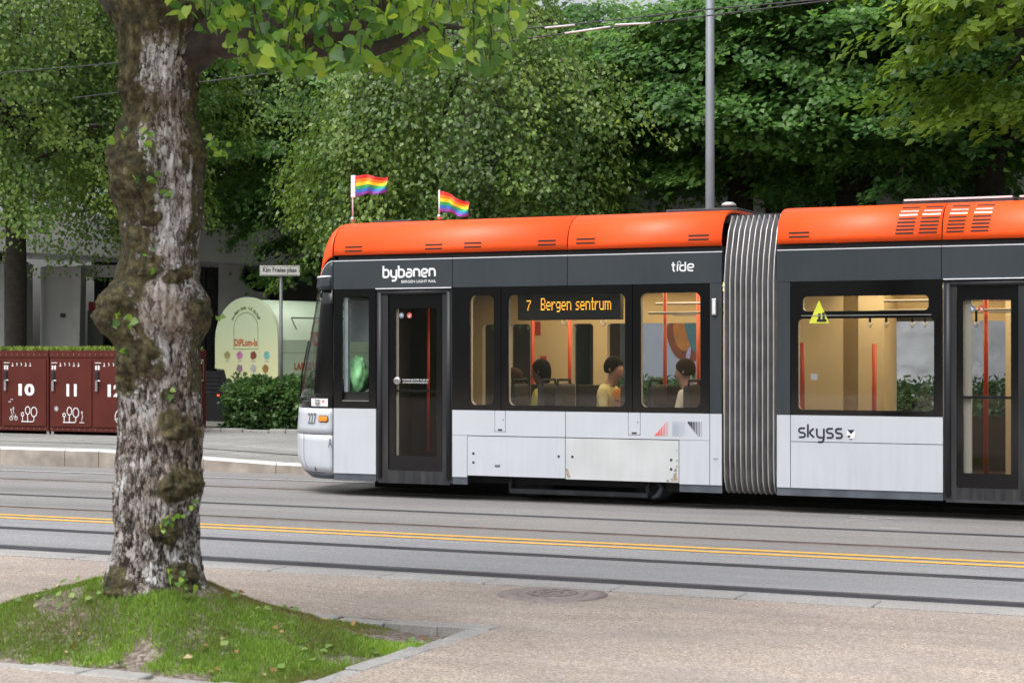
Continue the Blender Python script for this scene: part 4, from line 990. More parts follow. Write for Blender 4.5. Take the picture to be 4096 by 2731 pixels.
# ================================================================== PASSENGERS
mat('skin', (0.48, 0.27, 0.19), 0.55, 0, 0.1); mat('skin_dark', (0.16, 0.085, 0.06), 0.55, 0, 0.1)
mat('shirt_yellow', (0.72, 0.60, 0.28), 0.8, 0, 0.12, 8); mat('shirt_lime', (0.55, 0.52, 0.12), 0.8, 0, 0.12, 8); mat('jacket_dark', (0.04, 0.035, 0.035), 0.8, 0, 0.2)
mat('shirt_cream', (0.74, 0.66, 0.48), 0.8, 0, 0.12, 8); mat('trousers', (0.03, 0.035, 0.05), 0.85, 0, 0.2); mat('hair_black', (0.012, 0.009, 0.007), 0.8, 0, 0.3, 60, spec=.1); mat('hair_brown', (0.05, 0.026, 0.014), 0.8, 0, 0.3, 60, spec=.1)
mat('hair_ginger', (0.50, 0.19, 0.03), 0.7, 0, 0.35, 60, 0.6, 90, spec=.15); mat('cap_blue', (0.05, 0.10, 0.20), 0.7)
def person(px, py_head, yoff, face, label, shirt, skin, hair, hairlen=0.0, bend=0.0, scale=1.0, arms='lap', seat_z=None):
    """seated figure facing +X*face, skinned from a joint skeleton; local x = forward"""
    Xh, Zh = onY(px, py_head, YS + yoff)
    root = empty('person', (Xh - face * scale * (.06 + .40 * bend), YS + yoff, Zh - .77 * scale), 0 if face > 0 else math.pi)
    root.scale = (scale,) * 3
    tag(root, label, 'person')
    b = bend
    J = {'pel': (0, 0, .0, .155), 'wai': (.0 + .05 * b, 0, .18, .14), 'che': (.0 + .14 * b, 0, .40, .185), 'nkb': (.02 + .22 * b, 0, .545, .095), 'nkt': (.045 + .30 * b, 0, .60, .068),
         'jaw': (.075 + .36 * b, 0, .665, .088), 'hed': (.055 + .40 * b, 0, .765, .122), 'top': (.045 + .42 * b, 0, .84, .085), 'nos': (.165 + .42 * b, 0, .735, .022)}
    E_ = [('pel', 'wai'), ('wai', 'che'), ('che', 'nkb'), ('nkb', 'nkt'), ('nkt', 'jaw'), ('jaw', 'hed'), ('hed', 'top'), ('hed', 'nos')]
    for s_, q in (('l', 1), ('r', -1)):
        J['sho' + s_] = (.0 + .2 * b, .20 * q, .475, .085)
        el = (.06 + .2 * b, .26 * q, .20, .058); wr = (.30 + .2 * b, .13 * q, .20, .036) if arms == 'phone' else (.30, .15 * q, .10, .030)
        J['elb' + s_] = el; J['wri' + s_] = wr
        J['pal' + s_] = (wr[0] + .07, wr[1] - .02 * q, wr[2] + .02, .028)
        J['hip' + s_] = (.04, .10 * q, .0, .095); J['kne' + s_] = (.44, .12 * q, .03, .062); J['ank' + s_] = (.44, .12 * q, -.36, .042); J['toe' + s_] = (.60, .13 * q, -.41, .035)
        E_ += [('che', 'sho' + s_), ('sho' + s_, 'elb' + s_), ('elb' + s_, 'wri' + s_), ('wri' + s_, 'pal' + s_), ('pel', 'hip' + s_), ('hip' + s_, 'kne' + s_), ('kne' + s_, 'ank' + s_), ('ank' + s_, 'toe' + s_)]
        for k in range(4):
            n1 = f'f{k}{s_}'; n2 = f'g{k}{s_}'; Ls = (.05, .056, .052, .042)[k]; oy = (k - 1.5) * .018
            J[n1] = (wr[0] + .07 + Ls * .7, wr[1] - .02 * q + oy, wr[2] + .035, .009); J[n2] = (wr[0] + .07 + Ls, wr[1] - .02 * q + oy, wr[2] + .005, .008)
            E_ += [('pal' + s_, n1), (n1, n2)]
        J['th' + s_] = (wr[0] + .06, wr[1] - .055 * q, wr[2] + .03, .010); E_.append(('wri' + s_, 'th' + s_))
    names = list(J); me = bpy.data.meshes.new('body')
    me.from_pydata([J[k][:3] for k in names], [(names.index(a), names.index(c)) for a, c in E_], [])
    o = bpy.data.objects.new('body', me); COL.objects.link(o)
    sk = o.modifiers.new('s', 'SKIN'); ss = o.modifiers.new('d', 'SUBSURF'); ss.levels = 1; ss.render_levels = 1
    for i, k in enumerate(names):
        r_ = J[k][3]; me.skin_vertices[0].data[i].radius = (r_, r_)
    me.skin_vertices[0].data[0].use_root = True
    m2 = bpy.data.meshes.new_from_object(o.evaluated_get(bpy.context.evaluated_depsgraph_get()))
    bpy.data.objects.remove(o); m2.name = 'body'
    bo = link('body', m2, root, [skin, shirt, 'trousers'], True)
    m2.materials.clear()
    for mm in (skin, shirt, 'trousers'): m2.materials.append(MATS[mm])
    for p in m2.polygons:
        c = p.center
        if c.z > .575 or (c.z > .545 and abs(c.y) < .07 and c.x > .06 + .22 * b): i = 0
        elif c.z < .07 and (c.x > .02 or c.z < .0): i = 2
        elif c.x > .17 + .2 * b and abs(c.y) < .26 and c.z < .3: i = 0
        elif c.x > .3 and c.z < .12: i = 2
        else: i = 1
        p.material_index = i
    # hair: a cap over the skull, longer at the back when asked
    hx, hz = J['hed'][0], J['hed'][2]; V = []; Fc = []; nu, nv = 18, 10
    for j in range(nv + 1):
        t = math.pi * (0.02 + .66 * j / nv)
        for i in range(nu):
            a = 2 * math.pi * i / nu; fr = max(0, math.cos(a)); back = max(0, -math.cos(a))
            tt = t * (1 - .42 * fr) * (1 + .10 * noise.noise(Vector((a * 2, j * .2, px)))); wob = 1 + .05 * noise.noise(Vector((math.cos(a) * 3, math.sin(a) * 3, j * .5 + px)))
            V.append((hx - .005 + .122 * wob * math.sin(tt) * math.cos(a) * (1.0 + .08 * back), .108 * wob * math.sin(tt) * math.sin(a), hz + .015 + .135 * math.cos(tt) - hairlen * back * max(0, (j - 5) / 5)))
    for j in range(nv):
        for i in range(nu): Fc.append((j * nu + i, j * nu + (i + 1) % nu, (j + 1) * nu + (i + 1) % nu, (j + 1) * nu + i))
    Fc.append(tuple(range(nu)))
    pym('hair', V, Fc, hair, root, True)
    for q in (1, -1):
        pym('ear', [(hx - .01, .10 * q, hz - .02), (hx + .015, .107 * q, hz - .05), (hx - .02, .115 * q, hz + .01), (hx - .03, .107 * q, hz - .03)], [(0, 1, 2), (0, 2, 3), (0, 3, 1), (1, 3, 2)], skin, root, True)
        lathe('eye', [(.0, -.008), (.010, 0), (.0, .008)], 'text_dark', root, 8, (hx + .100, .038 * q, hz - .005))
    pym('mouth', [(J['jaw'][0] + .068, -.022, .678), (J['jaw'][0] + .072, 0, .672), (J['jaw'][0] + .068, .022, .678), (J['jaw'][0] + .072, 0, .684)], [(0, 1, 2, 3)], 'sticker_red', root)
    return root
person(2162, 1480, .86, -1, 'dark-haired passenger in a yellow top seated behind the destination display', 'shirt_lime', 'skin_dark', 'hair_black', .10)
pm = person(2458, 1470, .95, 1, 'passenger in a pale yellow polo shirt bent over a phone', 'shirt_yellow', 'skin', 'hair_black', 0, .16, 1.0, 'phone')
person(2475, 1590, .45, -1, 'small ginger-haired passenger with lowered head close to the window', 'jacket_dark', 'skin', 'hair_ginger', .10, .5, .8)
person(2738, 1480, .62, -1, 'passenger in a cream shirt facing left by the last window', 'shirt_cream', 'skin', 'hair_brown', 0, .0)
person(2052, 1515, .9, -1, 'brown-haired passenger low at the left edge of the wide window', 'jacket_dark', 'skin', 'hair_brown', .12, .2)
ph = box('phone', -.035, .035, -.005, .005, -.07, .07, 'text_dark', None, .004)
xp, zp = onY(2412, 1600, YS + .72); ph.location = (xp, YS + .72, zp); ph.rotation_euler = (.2, math.radians(-40), .5)
tag(ph, 'dark phone held by the passenger in the yellow polo', 'phone')

# green plastic bag in the cab
bx_, bz_ = onY(1432, 1500, YS + .30); bm = bmesh.new(); bmesh.ops.create_icosphere(bm, subdivisions=4, radius=1)
for v in bm.verts:
    n_ = noise.noise(v.co * 1.6) * .28 + abs(noise.noise(Vector((v.co.x * 5, v.co.y * 5, v.co.z * 2.2)))) * .34 - .12
    up = max(0, v.co.z); v.co = Vector((v.co.x * .17 * (1 - .35 * up), v.co.y * .17 * (1 - .35 * up), v.co.z * .235)) * (1 + n_)
me = bpy.data.meshes.new('plastic_bag'); bm.to_mesh(me); bm.free()
bag = link('plastic_bag', me, None, 'bag_green', True); bag.location = (bx_, YS + .30, bz_)
tag(bag, 'crumpled pale green plastic bag behind the cab side window', 'bag')

# ------------------------------------------------------------------ rainbow flags on the roof
for k, c in enumerate(((.72, .03, .03), (.90, .25, .02), (.92, .72, .03), (.03, .40, .12), (.04, .17, .62), (.22, .05, .35))): mat(f'flag_{k}', c, 0.7, 0, 0.05)
mat('flag_brown', (.30, .06, .02), 0.7)
def flag(px, pyb, pyt, pxe, pyc0, pyc1, label, dip, sleeve, ycl):
    Yf = YS + .55; X, Zb = onY(px, pyb, Yf); _, Zt = onY(px, pyt, Yf); Xe = onY(pxe, 0, Yf)[0]
    c0, c1 = onY(px, pyc0, Yf)[1], onY(px, pyc1, Yf)[1]
    root = empty('rainbow_flag', (X, Yf, Zb)); tag(root, label, 'flag', 'rainbow flags on the tram roof')
    tube('pole', [(0, 0, -.03), (0, 0, Zt - Zb)], .011, 'trim_light', root, 10); lathe('clamp', [(.03, -.03), (.03, .02), (.02, .03)], 'steel', root, 12)
    if sleeve: box('sleeve', -.02, .045, -.02, .02, c1 - Zb - .01, c0 - Zb + .01, 'sticker_white', root, .008)
    nu, nv = 26, 24; V = []; Fc = []; x0 = .045 if sleeve else .01; L = Xe - X - x0; H_ = c0 - c1
    for j in range(nv + 1):
        for i in range(nu + 1):
            u = i / nu; v_ = j / nv
            yy = u ** .7 * (.075 * math.sin(u * 7 + v_ * 1.6) + .035 * math.sin(u * 13 - v_ * 4))
            zz = (c1 - Zb) + H_ * v_ + dip * u + .04 * math.sin(u * 5.5 + .4) * u + ycl * u * v_
            V.append((x0 + L * u * (1 + .05 * v_ * (1 if sleeve else .4)) , yy, zz))
    for j in range(nv):
        for i in range(nu): k = j * (nu + 1) + i; Fc.append((k, k + 1, k + nu + 2, k + nu + 1))
    cl = pym('cloth', V, Fc, ['flag_0', 'flag_1', 'flag_2', 'flag_3', 'flag_4', 'flag_5'], root, True)
    for idx, p in enumerate(cl.data.polygons): p.material_index = 5 - min(5, (idx // nu) * 6 // nv)
    so = cl.modifiers.new('t', 'SOLIDIFY'); so.thickness = .002
flag(1411, 878, 703, 1537, 705, 788, 'rainbow flag with white sleeve on the pole nearest the tram nose', .06, True, -.06)
flag(1757, 868, 760, 1866, 764, 848, 'rainbow flag further back on the tram roof, drooping to the right', -.05, False, -.08)

# ------------------------------------------------------------------ bike lockers
mat('locker_red', (0.098, 0.023, 0.017), 0.6, 0, 0.1, 3, spec=0.15); mat('locker_edge', (0.085, 0.016, 0.012), 0.5)
mat('sedum', (0.16, 0.22, 0.05), 0.9, 0, 0.3, 12); leafmat('sedum_leaf', (0.10, 0.14, 0.03), (0.20, 0.29, 0.05), (0.32, 0.38, 0.08), .3)
LY = 26.95; LZ0 = .33; LDEP = 2.2
LTOP = onY(100, 1408, LY)[1]
def lx(px): return onY(px, 0, LY)[0]
def lz(px, py): return onY(px, py, LY)[1]
LF = Face((0, LY - .022, 0))
def icons_trees(ox, oz, s, par):
    P = [circ(ox + .0 * s, oz + .5 * s, .11 * s, .13 * s, 16), circ(ox + .45 * s, oz + .78 * s, .2 * s, .27 * s), circ(ox + 1.0 * s, oz + .68 * s, .25 * s, .33 * s), [(ox, oz + .38 * s), (ox, oz)], [(ox + .45 * s, oz + .5 * s), (ox + .45 * s, oz)], [(ox + 1.0 * s, oz + .34 * s), (ox + 1.0 * s, oz + .1 * s), (ox + .92 * s, oz)], [(ox - .1 * s, oz), (ox + .93 * s, oz)]]
    strokes('tree_drawing', LF, P, .017, 'text_white', par)
def locker(px0, px1, doors, label, info=False):
    x0, x1 = lx(px0) + .012, lx(px1) - .012; root = empty('bike_locker', ((x0 + x1) / 2, LY + .5, LZ0 - .06))
    tag(root, label, 'locker', 'row of red bike lockers'); inv = (-(x0 + x1) / 2, -(LY + .5), -(LZ0 - .06))
    def fix(o): o.location = inv; return o
    fix(box('cabinet', x0, x1, LY, LY + LDEP, LZ0, LTOP, 'locker_red', root, .008, 1))
    fix(box('roof_tray', x0 - .005, x1 + .005, LY - .012, LY + LDEP, LTOP - .10, LTOP + .03, 'locker_red', root, .006, 1))
    n = 2600; P = np.c_[NR.uniform(x0, x1, n), LY + .0 + 2.1 * NR.random(n) ** 1.6, np.full(n, LTOP + .02)]
    gr = leaves('sedum_roof', P, np.c_[NR.normal(0, .6, n), NR.normal(0, .6, n), np.ones(n)], NR.normal(0, 1, (n, 3)), NR.uniform(.05, .12, n), NR.random(n), 'sedum_leaf', root, .22, .05); fix(gr); gr['kind'] = 'stuff'
    fix(box('roof_soil', x0 + .02, x1 - .02, LY + .01, LY + LDEP - .05, LTOP + .03, LTOP + .07, 'sedum', root))
    for xx in (x0 + .04, x1 - .04):
        fix(box('foot', xx - .03, xx + .03, LY + .03, LY + .09, LZ0 - .06, LZ0, 'steel', root))
    if info:
        def sy(px): u = (px - CXP) / FPX; return -x1 * (CT + u * ST) / (ST - u * CT)
        def sz(px, py): Y = sy(px); return CAMH - (py - HYP) * (-x1 * ST + Y * CT) / FPX
        EFc = Face((x1 + .001, 0, 0), (0, 1, 0), (0, 0, 1), (1, 0, 0))
        fr = [(sy(650), sz(813, 1521)), (sy(813), sz(813, 1521)), (sy(813), sz(813, 1440)), (sy(650), sz(813, 1440)), (sy(650), sz(813, 1521))]
        fix(strokes('sign_outline', EFc, [fr], .016, 'text_white', root)); fix(text('lettering', 'n her', EFc, sy(784), sz(800, 1455), sy(810), sz(800, 1442), 'text_white', root, .02))
        fix(strokes('emblem_ring', EFc, [circ(sy(770), sz(790, 1660), sy(808) - sy(770), n=30)], .035, 'text_white', root))
    rv = []
    for i in range(16):
        t = (i + .5) / 16
        for zz in (LTOP - .045, LZ0 + .045): rv.append(disc_geo((x0 + (x1 - x0) * t, LY - .014, zz), .008, (1, 0, 0), (0, 0, 1), 8))
    fix(multi('rivet', rv, 'steel', root))
    for (d0, d1, num, kind) in doors:
        a, b = lx(d0) + .03, lx(d1) - .03
        dr = fix(box('door', a, b, LY - .02, LY + .002, LZ0 + .09, LTOP - .15, 'locker_red', root, .004, 1))
        c = a + .07; zt = LTOP - .2
        hz = LTOP - .50
        kp = box('keypad', c - .035, c + .035, LY - .045, LY - .02, hz - .06, hz + .14, 'text_dark', dr, .008, 1)
        box('handle', c - .025, c + .03, LY - .06, LY - .044, hz - .23, hz - .02, 'steel', dr, .01, 1); tube('lever', [(c, LY - .07, hz - .03), (c + .12, LY - .085, hz - .035)], .014, 'steel', dr)
        q = [[(c - .05, zt), (c + .09, zt)]]; strokes('label_line', LF, q, .012, 'text_white', dr)
        box('label', c - .045, c - .005, LY - .0225, LY - .0215, zt - .13, zt - .05, 'sticker_white', dr); box('label', c + .015, c + .055, LY - .0225, LY - .0215, zt - .13, zt - .05, 'sticker_white', dr)
        ic = []
        for i in range(5):
            xx = c + .16 + i * .105; s = .022
            ic += [[(xx - s * .4, zt + .0), (xx + s * .5, zt - .03), (xx - s * .2, zt - .06)], [(xx - s, zt - .06), (xx + s, zt - .06)]]
            if i in (1, 2): ic.pop()
        strokes('pictogram', LF, ic, .014, 'text_white', dr)
        w = b - a
        if num:
            wd = {'10': .38, '11': .24, '12': .34}[num]; cx = a + w * (.55 if num == '10' else .52); zc = lz(100, 1558)
            text('number', num, LF, cx - wd / 2, zc - .115, cx + wd / 2, zc + .115, 'text_white', dr, .045)
            zb_ = lz(100, 1685)
            if kind == 'bike':
                icons_trees(a + .47, zb_, .27, dr); bx, bz = a + .2, zb_ + .06
                strokes('rider_drawing', LF, [circ(bx, bz, .035, n=12), circ(bx + .115, bz, .035, n=12), [(bx, bz), (bx + .03, bz + .08), (bx + .07, bz + .02), (bx + .1, bz + .08), (bx + .115, bz)], [(bx + .01, bz + .08), (bx + .0, bz + .14)], [(bx + .06, bz + .09), (bx + .05, bz + .17)], circ(bx + .0, bz + .16, .014, n=8), circ(bx + .055, bz + .19, .014, n=8)], .011, 'text_white', dr)
                strokes('bird_drawing', LF, [circ(bx - .05 + i * .025, bz + .3 + (i // 2) * .045, .013, n=8, a0=0, a1=180) for i in range(4)], .009, 'text_white', dr)
            elif kind == 'sun':
                icons_trees(a + .32, zb_, .27, dr); bx, bz = a + .14, zb_ + .25
                strokes('sun_drawing', LF, [[(bx + .02 * math.cos(i * .785), bz + .02 * math.sin(i * .785)), (bx + .05 * math.cos(i * .785), bz + .05 * math.sin(i * .785))] for i in range(8)] + [circ(bx, bz, .012, n=8)], .010, 'text_white', dr)
                bx, bz = a + .70, zb_; strokes('scooter_drawing', LF, [[(bx - .03, bz + .0), (bx + .08, bz + .0)], [(bx + .02, bz + .03), (bx + .045, bz + .12), (bx + .03, bz + .17)], circ(bx + .03, bz + .19, .015, n=8)], .012, 'text_white', dr)
            else:
                strokes('badge_drawing', LF, [circ(a + .62, zb_ + .12, .14, n=24)], .016, 'text_white', dr); text('lettering', 'M', LF, a + .57, zb_ + .13, a + .67, zb_ + .22, 'text_white', dr, .02); text('lettering', 'Miljø', LF, a + .47, zb_ + .05, a + .66, zb_ + .10, 'text_white', dr, .02)
locker(-160, 196, [(-160, 10, None, ''), (10, 192, '10', 'bike')], 'red steel bike locker with white number 10 on its door')
locker(197, 552, [(200, 374, '11', 'sun'), (374, 548, '12', 'badge')], 'red steel bike locker with doors 11 and 12, partly behind the mossy tree', True)

# ------------------------------------------------------------------ street name sign
SD = 35.0; sp = atD(1124, 1745, SD); ss_ = empty('street_sign', (sp.x, sp.y, .13)); tag(ss_, 'white street name board reading Kim Frieles plass on a grey post', 'sign')
sb = atD(1124, 1083, SD); zt = sb.z - .13
mat('post_grey', (0.13, 0.14, 0.145), 0.5, 0.3, 0.15, 8); mat('sign_white', (0.50, 0.50, 0.47), 0.6, 0, 0.1, 4)
tube('post', [(0, 0, 0), (0, 0, zt - .12)], .034, 'post_grey', ss_, 14)
fr_, fu = Vector((CT, ST, 0)), Vector((0, 0, 1)); rot = TH
bw, bh = .39, .10
brd = box('board', -bw, bw, -.02, .0, zt - bh, zt + bh, 'sign_white', ss_, .004, 1); brd.rotation_euler = (0, 0, rot); brd.location = (0, -.04, 0)
SFc = Face((0, -.02, zt)); strokes('border', SFc, [[(-bw + .02, -bh + .018), (bw - .02, -bh + .018), (bw - .02, bh - .018), (-bw + .02, bh - .018), (-bw + .02, -bh + .018)]], .010, 'text_dark', brd, .002)
text('lettering', 'Kim Frieles plass', SFc, -bw + .06, -.062, bw - .06, .062, 'text_dark', brd, .028, .002)
box('bracket', -.04, .04, -.02, .02, zt - bh - .03, zt - bh + .02, 'post_grey', ss_)

# ------------------------------------------------------------------ ice cream kiosk
KA = math.radians(38); KD = 40.0
k0 = atD(860, 0, KD); KL = Vector((-math.sin(TH), math.cos(TH), 0)); KR = Vector((CT, ST, 0))
kside = KL * math.cos(KA) + KR * math.sin(KA)            # runs away from the viewer along the side
kend = KR * math.cos(KA) - KL * math.sin(KA)             # across the end face, towards the right and nearer
kw = 1.98; kl = 3.6
kiosk = empty('ice_cream_kiosk', (k0.x, k0.y, .13)); tag(kiosk, 'pale green and yellow arched ice cream kiosk behind the shrub', 'kiosk')
m, n, l, p = newmat('kiosk_shell'); tc = n.new('ShaderNodeTexCoord'); sx = n.new('ShaderNodeSeparateXYZ'); l.new(tc.outputs['Object'], sx.inputs[0])
mr = n.new('ShaderNodeMapRange'); mr.inputs['From Min'].default_value = .8; mr.inputs['From Max'].default_value = 2.3; l.new(sx.outputs['Z'], mr.inputs['Value'])
rr = ramp(n, [(0.0, (0.86, 0.84, 0.42)), (0.55, (0.82, 0.86, 0.52)), (1.0, (0.74, 0.86, 0.58))]); l.new(mr.outputs[0], rr.inputs['Fac']); l.new(rr.outputs[0], p.inputs['Base Color']); p.inputs['Roughness'].default_value = 0.45
mat('kiosk_mint', (0.74, 0.90, 0.68), 0.4, 0, 0.04, 2, coat=.2)
ZK = atD(760, 1190, KD - .3).z - .13; zs = ZK - kw / 2 * .95
def arch(n_=20, sh=1.0, notch=False):
    pts = [(kw, .55)] + [(kw, zs)] + [(kw / 2 + kw / 2 * math.cos(math.pi * i / n_), zs + (ZK - zs) * math.sin(math.pi * i / n_)) for i in range(1, n_)] + [(0, zs)]
    pts += [(0, 1.32), (.30, 1.30), (.42, .95), (.42, .55)]
    return pts
def kpt(u, z, d): return kend * u + Vector((0, 0, z)) + kside * d
pts = arch(); n_ = len(pts)
V = [kpt(u, z, 0) for u, z in pts] + [kpt(u, z, .10) for u, z in pts]
ef = pym('end_panel', V, [tuple(range(n_)), tuple(range(2 * n_ - 1, n_ - 1, -1))] + [(i, i + n_, (i + 1) % n_ + n_, (i + 1) % n_) for i in range(n_)], 'kiosk_shell', kiosk)
bm = bmesh.new(); bm.from_mesh(ef.data); bmesh.ops.recalc_face_normals(bm, faces=bm.faces[:]); bm.to_mesh(ef.data); bm.free()
ins = .05; q = [(kw / 2 + (u - kw / 2) * (1 - ins), z - (.05 if z > zs else 0)) for u, z in pts]
V = [kpt(u, z, .10) for u, z in q] + [kpt(u, z, kl) for u, z in q]
kb = pym('body', V, [tuple(range(n_ - 1, -1, -1)), tuple(range(n_, 2 * n_))] + [(i, (i + 1) % n_, (i + 1) % n_ + n_, i + n_) for i in range(n_)], 'kiosk_mint', kiosk, False)
bm = bmesh.new(); bm.from_mesh(kb.data); bmesh.ops.recalc_face_normals(bm, faces=bm.faces[:]); bm.to_mesh(kb.data); bm.free()
for pp in kb.data.polygons: pp.use_smooth = pp.normal.z > .05
KF = Face((0, 0, 0), kend, (0, 0, 1), -kside)
KS = Face(kend * (kw * .976), kside, (0, 0, 1), kend)
# end face: arched niche line, question, name, flavour dots
cx, cz = kw / 2, ZK - .72
na = [(cx - .38, cz - .42), (cx - .38, cz + .02)] + [(cx - .38 * math.cos(math.pi * i / 16), cz + .02 + .36 * math.sin(math.pi * i / 16)) for i in range(1, 16)] + [(cx + .38, cz + .02), (cx + .38, cz - .42), (cx - .38, cz - .42)]
mat('kiosk_line', (0.36, 0.46, 0.20), 0.5); strokes('niche_line', KF, [na], .022, 'kiosk_line', ef)
mat('kiosk_text', (0.10, 0.16, 0.06), 0.6); mat('kiosk_red', (0.62, 0.10, 0.02), 0.5); mat('kiosk_bucket', (0.80, 0.14, 0.03), 0.5)
question = 'Hvilken smak vil du ha?'
for i, ch in enumerate(question):
    if ch == ' ': continue
    a = math.radians(152 - 124 * i / (len(question) - 1)); rx = .47
    ux, uz = cx + rx * math.cos(a), cz + .02 + rx * math.sin(a); hh = .052 if ch in 'Hlkbdh?' else .036; ww = .012 if ch in 'il' else .028
    text('letter', ch, KF, ux - ww, uz - .04, ux + ww, uz - .04 + hh * 1.6, 'kiosk_text', ef, .01, .004, a - math.pi / 2)
text('name', 'DiPLom-Is', KF, cx - .36, cz - .36, cx + .36, cz - .20, 'kiosk_red', ef, .03, .004)
for i, (u, z, c) in enumerate(((.20, 0, (.42, .40, .15)), (.40, 0, (.58, .22, .42)), (.62, 0, (.27, .07, .04)), (.83, 0, (.25, .55, .50)), (.40, 1, (.35, .22, .30)), (.62, 1, (.55, .58, .55)), (.81, 1, (.34, .20, .06)), (.40, 2, (.50, .42, .05)), (.62, 2, (.22, .10, .05)))):
    mat(f'flavour_{i}', c, 0.6, 0, .25, 9); zz = onY(860, 0, 1)[1] * 0 + cz - .56 - z * .29
    V = [KF.p(kw * u + .095 * (1 + .1 * math.sin(5 * t + i)) * math.cos(t), zz + .09 * (1 + .1 * math.cos(4 * t + i)) * math.sin(t), .004) for t in [2 * math.pi * k / 22 for k in range(22)]]
    pym('flavour_picture', V, [tuple(range(22))], f'flavour_{i}', ef); strokes('caption_line', KF, [[(kw * u - .06, zz - .13), (kw * u + .06, zz - .13)]], .012, 'kiosk_text', ef, .004)
# side: hatch lines, bucket picture, lettering
strokes('hatch_line', KS, [[(.62, cz + .0), (.45, cz + .26)], [(.45, cz + .26), (3.4, cz + .26)]], .03, 'post_grey', kb, .006); strokes('seam_line', KS, [[(.2, cz - .50), (3.4, cz - .50)]], .012, 'kiosk_line', kb, .005)
bk = pym('bucket_picture', [KS.p(a, b, .006) for a, b in ((1.14, cz - .36), (1.56, cz - .36), (1.66, cz - .04), (1.04, cz - .04))], [(0, 1, 2, 3)], 'kiosk_bucket', kb)
text('lettering', 'ui', KS, 1.2, cz - .28, 1.5, cz - .1, 'text_white', kb, .03, .009)
strokes('handle_line', KS, [circ(1.35, cz - .04, .26, .24, 18, 0, 180)], .03, 'kiosk_bucket', kb, .006)
text('lettering', 'LARGE ICE CREAM', KS, .55, cz - .88, 2.0, cz - .72, 'kiosk_red', kb, .03, .006)
for dd in (.9, 2.4):
    w_ = lathe('wheel', [(0, -.1), (.26, -.1), (.3, -.06), (.3, .06), (.26, .1), (0, .1)], 'under_dark', kiosk, 20); w_.rotation_euler = (math.radians(90), 0, math.atan2(kside.y, kside.x)); w_.location = kpt(kw * .88, .3, dd)
# black slatted unit under the kiosk's cut-away corner
gb = atD(838, 0, KD + .2); gen = empty('slatted_unit', (gb.x, gb.y, .13), math.atan2(kend.y, kend.x)); tag(gen, 'black slatted box with a small red light beside the kiosk', 'box')
box('casing', -.35, .62, 0, .7, .0, 1.26, 'under_dark', gen, .05)
for i in range(5): box('slat', -.1, .35, -.025, -.002, .78 + i * .09, .80 + i * .09, 'under_steel', gen)
mat('red_light', (0.8, 0.05, 0.03), 0.4, emit=(1, .08, .05), estr=1.0); box('light', .28, .33, -.03, -.004, .70, .745, 'red_light', gen)

# ------------------------------------------------------------------ catenary pole, wires, globe lamp
mat('pole_grey', (0.20, 0.225, 0.255), 0.5, 0.2, 0.08, 4)
PD = 25.5; pb = atD(2840, 0, PD); pole_ = empty('catenary_pole', (pb.x, pb.y, .13)); tag(pole_, 'tall plain grey catenary pole rising behind the tram roof', 'pole')
tube('mast', [(0, 0, 0), (0, 0, 4.0), (0, 0, 9.0)], [.075, .065, .058], 'pole_grey', pole_, 20); lathe('base', [(.12, 0), (.12, .05), (.08, .07), (.075, .3)], 'pole_grey', pole_, 20)
tube('bracket', [(0, 0, 8.2), (-.4, -2.2, 8.6), (-.9, -4.6, 8.5)], .03, 'pole_grey', pole_)
def wire(pts, r, label, cat='wire'):
    o = tube('overhead_wire', pts, r, 'under_steel', None, 6); tag(o, label, cat, 'overhead tram wires'); return o
def wy(px, py, Y): X, Z = onY(px, py, Y); return (X, Y, Z)
wire([wy(-300, 318, 21), wy(814, 224, 21), wy(2300, 98, 21), wy(2835, 38, 21), wy(4300, -90, 21)], .008, 'upper overhead wire running the length of the tramway')
wire([wy(300, 392, 21.1), wy(909, 316, 21.1), wy(2300, 130, 21.1), wy(2830, 64, 21.1), wy(4300, -120, 21.1)], .008, 'lower overhead wire with pale insulators above the tram')
for a, b in (((2180, 112), (2300, 100)), ((2460, 100), (2600, 94)), ((2260, 134), (2440, 108))):
    o = tube('insulator', [wy(*a, 21.0), wy(*b, 21.0)], .012, 'trim_light', None, 8)
    o.parent = bpy.data.objects['overhead_wire.001']
gl = atD(2122, 845, 40); lamp = empty('globe_lamp', (gl.x, gl.y, .13)); tag(lamp, 'white globe street lamp peeping over the tram roof', 'lamp')
mat('opal', (0.75, 0.78, 0.82), 0.3); lathe('globe', [(.02, -.16)] + [(.17 * math.sin(math.pi * i / 12), -.17 * math.cos(math.pi * i / 12)) for i in range(2, 12)] + [(.0, .17)], 'opal', lamp, 24, (0, 0, gl.z - .13)); tube('post', [(0, 0, 0), (0, 0, gl.z - .28)], .04, 'post_grey', lamp)

# ------------------------------------------------------------------ buildings
mat('concrete', (0.40, 0.40, 0.41), 0.9, 0, 0.22, 1.2, 0.4, 40); mat('concrete_light', (0.50, 0.50, 0.515), 0.85, 0, 0.1, 1.0, 0.2, 40); mat('concrete_smooth', (0.36, 0.37, 0.38), 0.8, 0, 0.08, 0.8)
mat('glass_dark', (0.012, 0.013, 0.015), 0.15, 0, 0.2); mat('frame_dark', (0.03, 0.03, 0.032), 0.5); mat('poster_grey', (0.20, 0.205, 0.20), 0.6); mat('poster_red', (0.55, 0.07, 0.12), 0.6)
BD = 48.0
def bp_(px, py=0, d=BD): return atD(px, py, d)
hall = empty('concrete_hall', tuple(bp_(180, 0).xy) + (0.0,), TH); tag(hall, 'grey concrete hall with deep roof edge behind the bike lockers', 'building')
ho = bp_(180); 
def hx_(px, d=BD): return (px - 180) / FPX * d
def hz_(py, d=BD): return CAMH - (py - HYP) * d / FPX
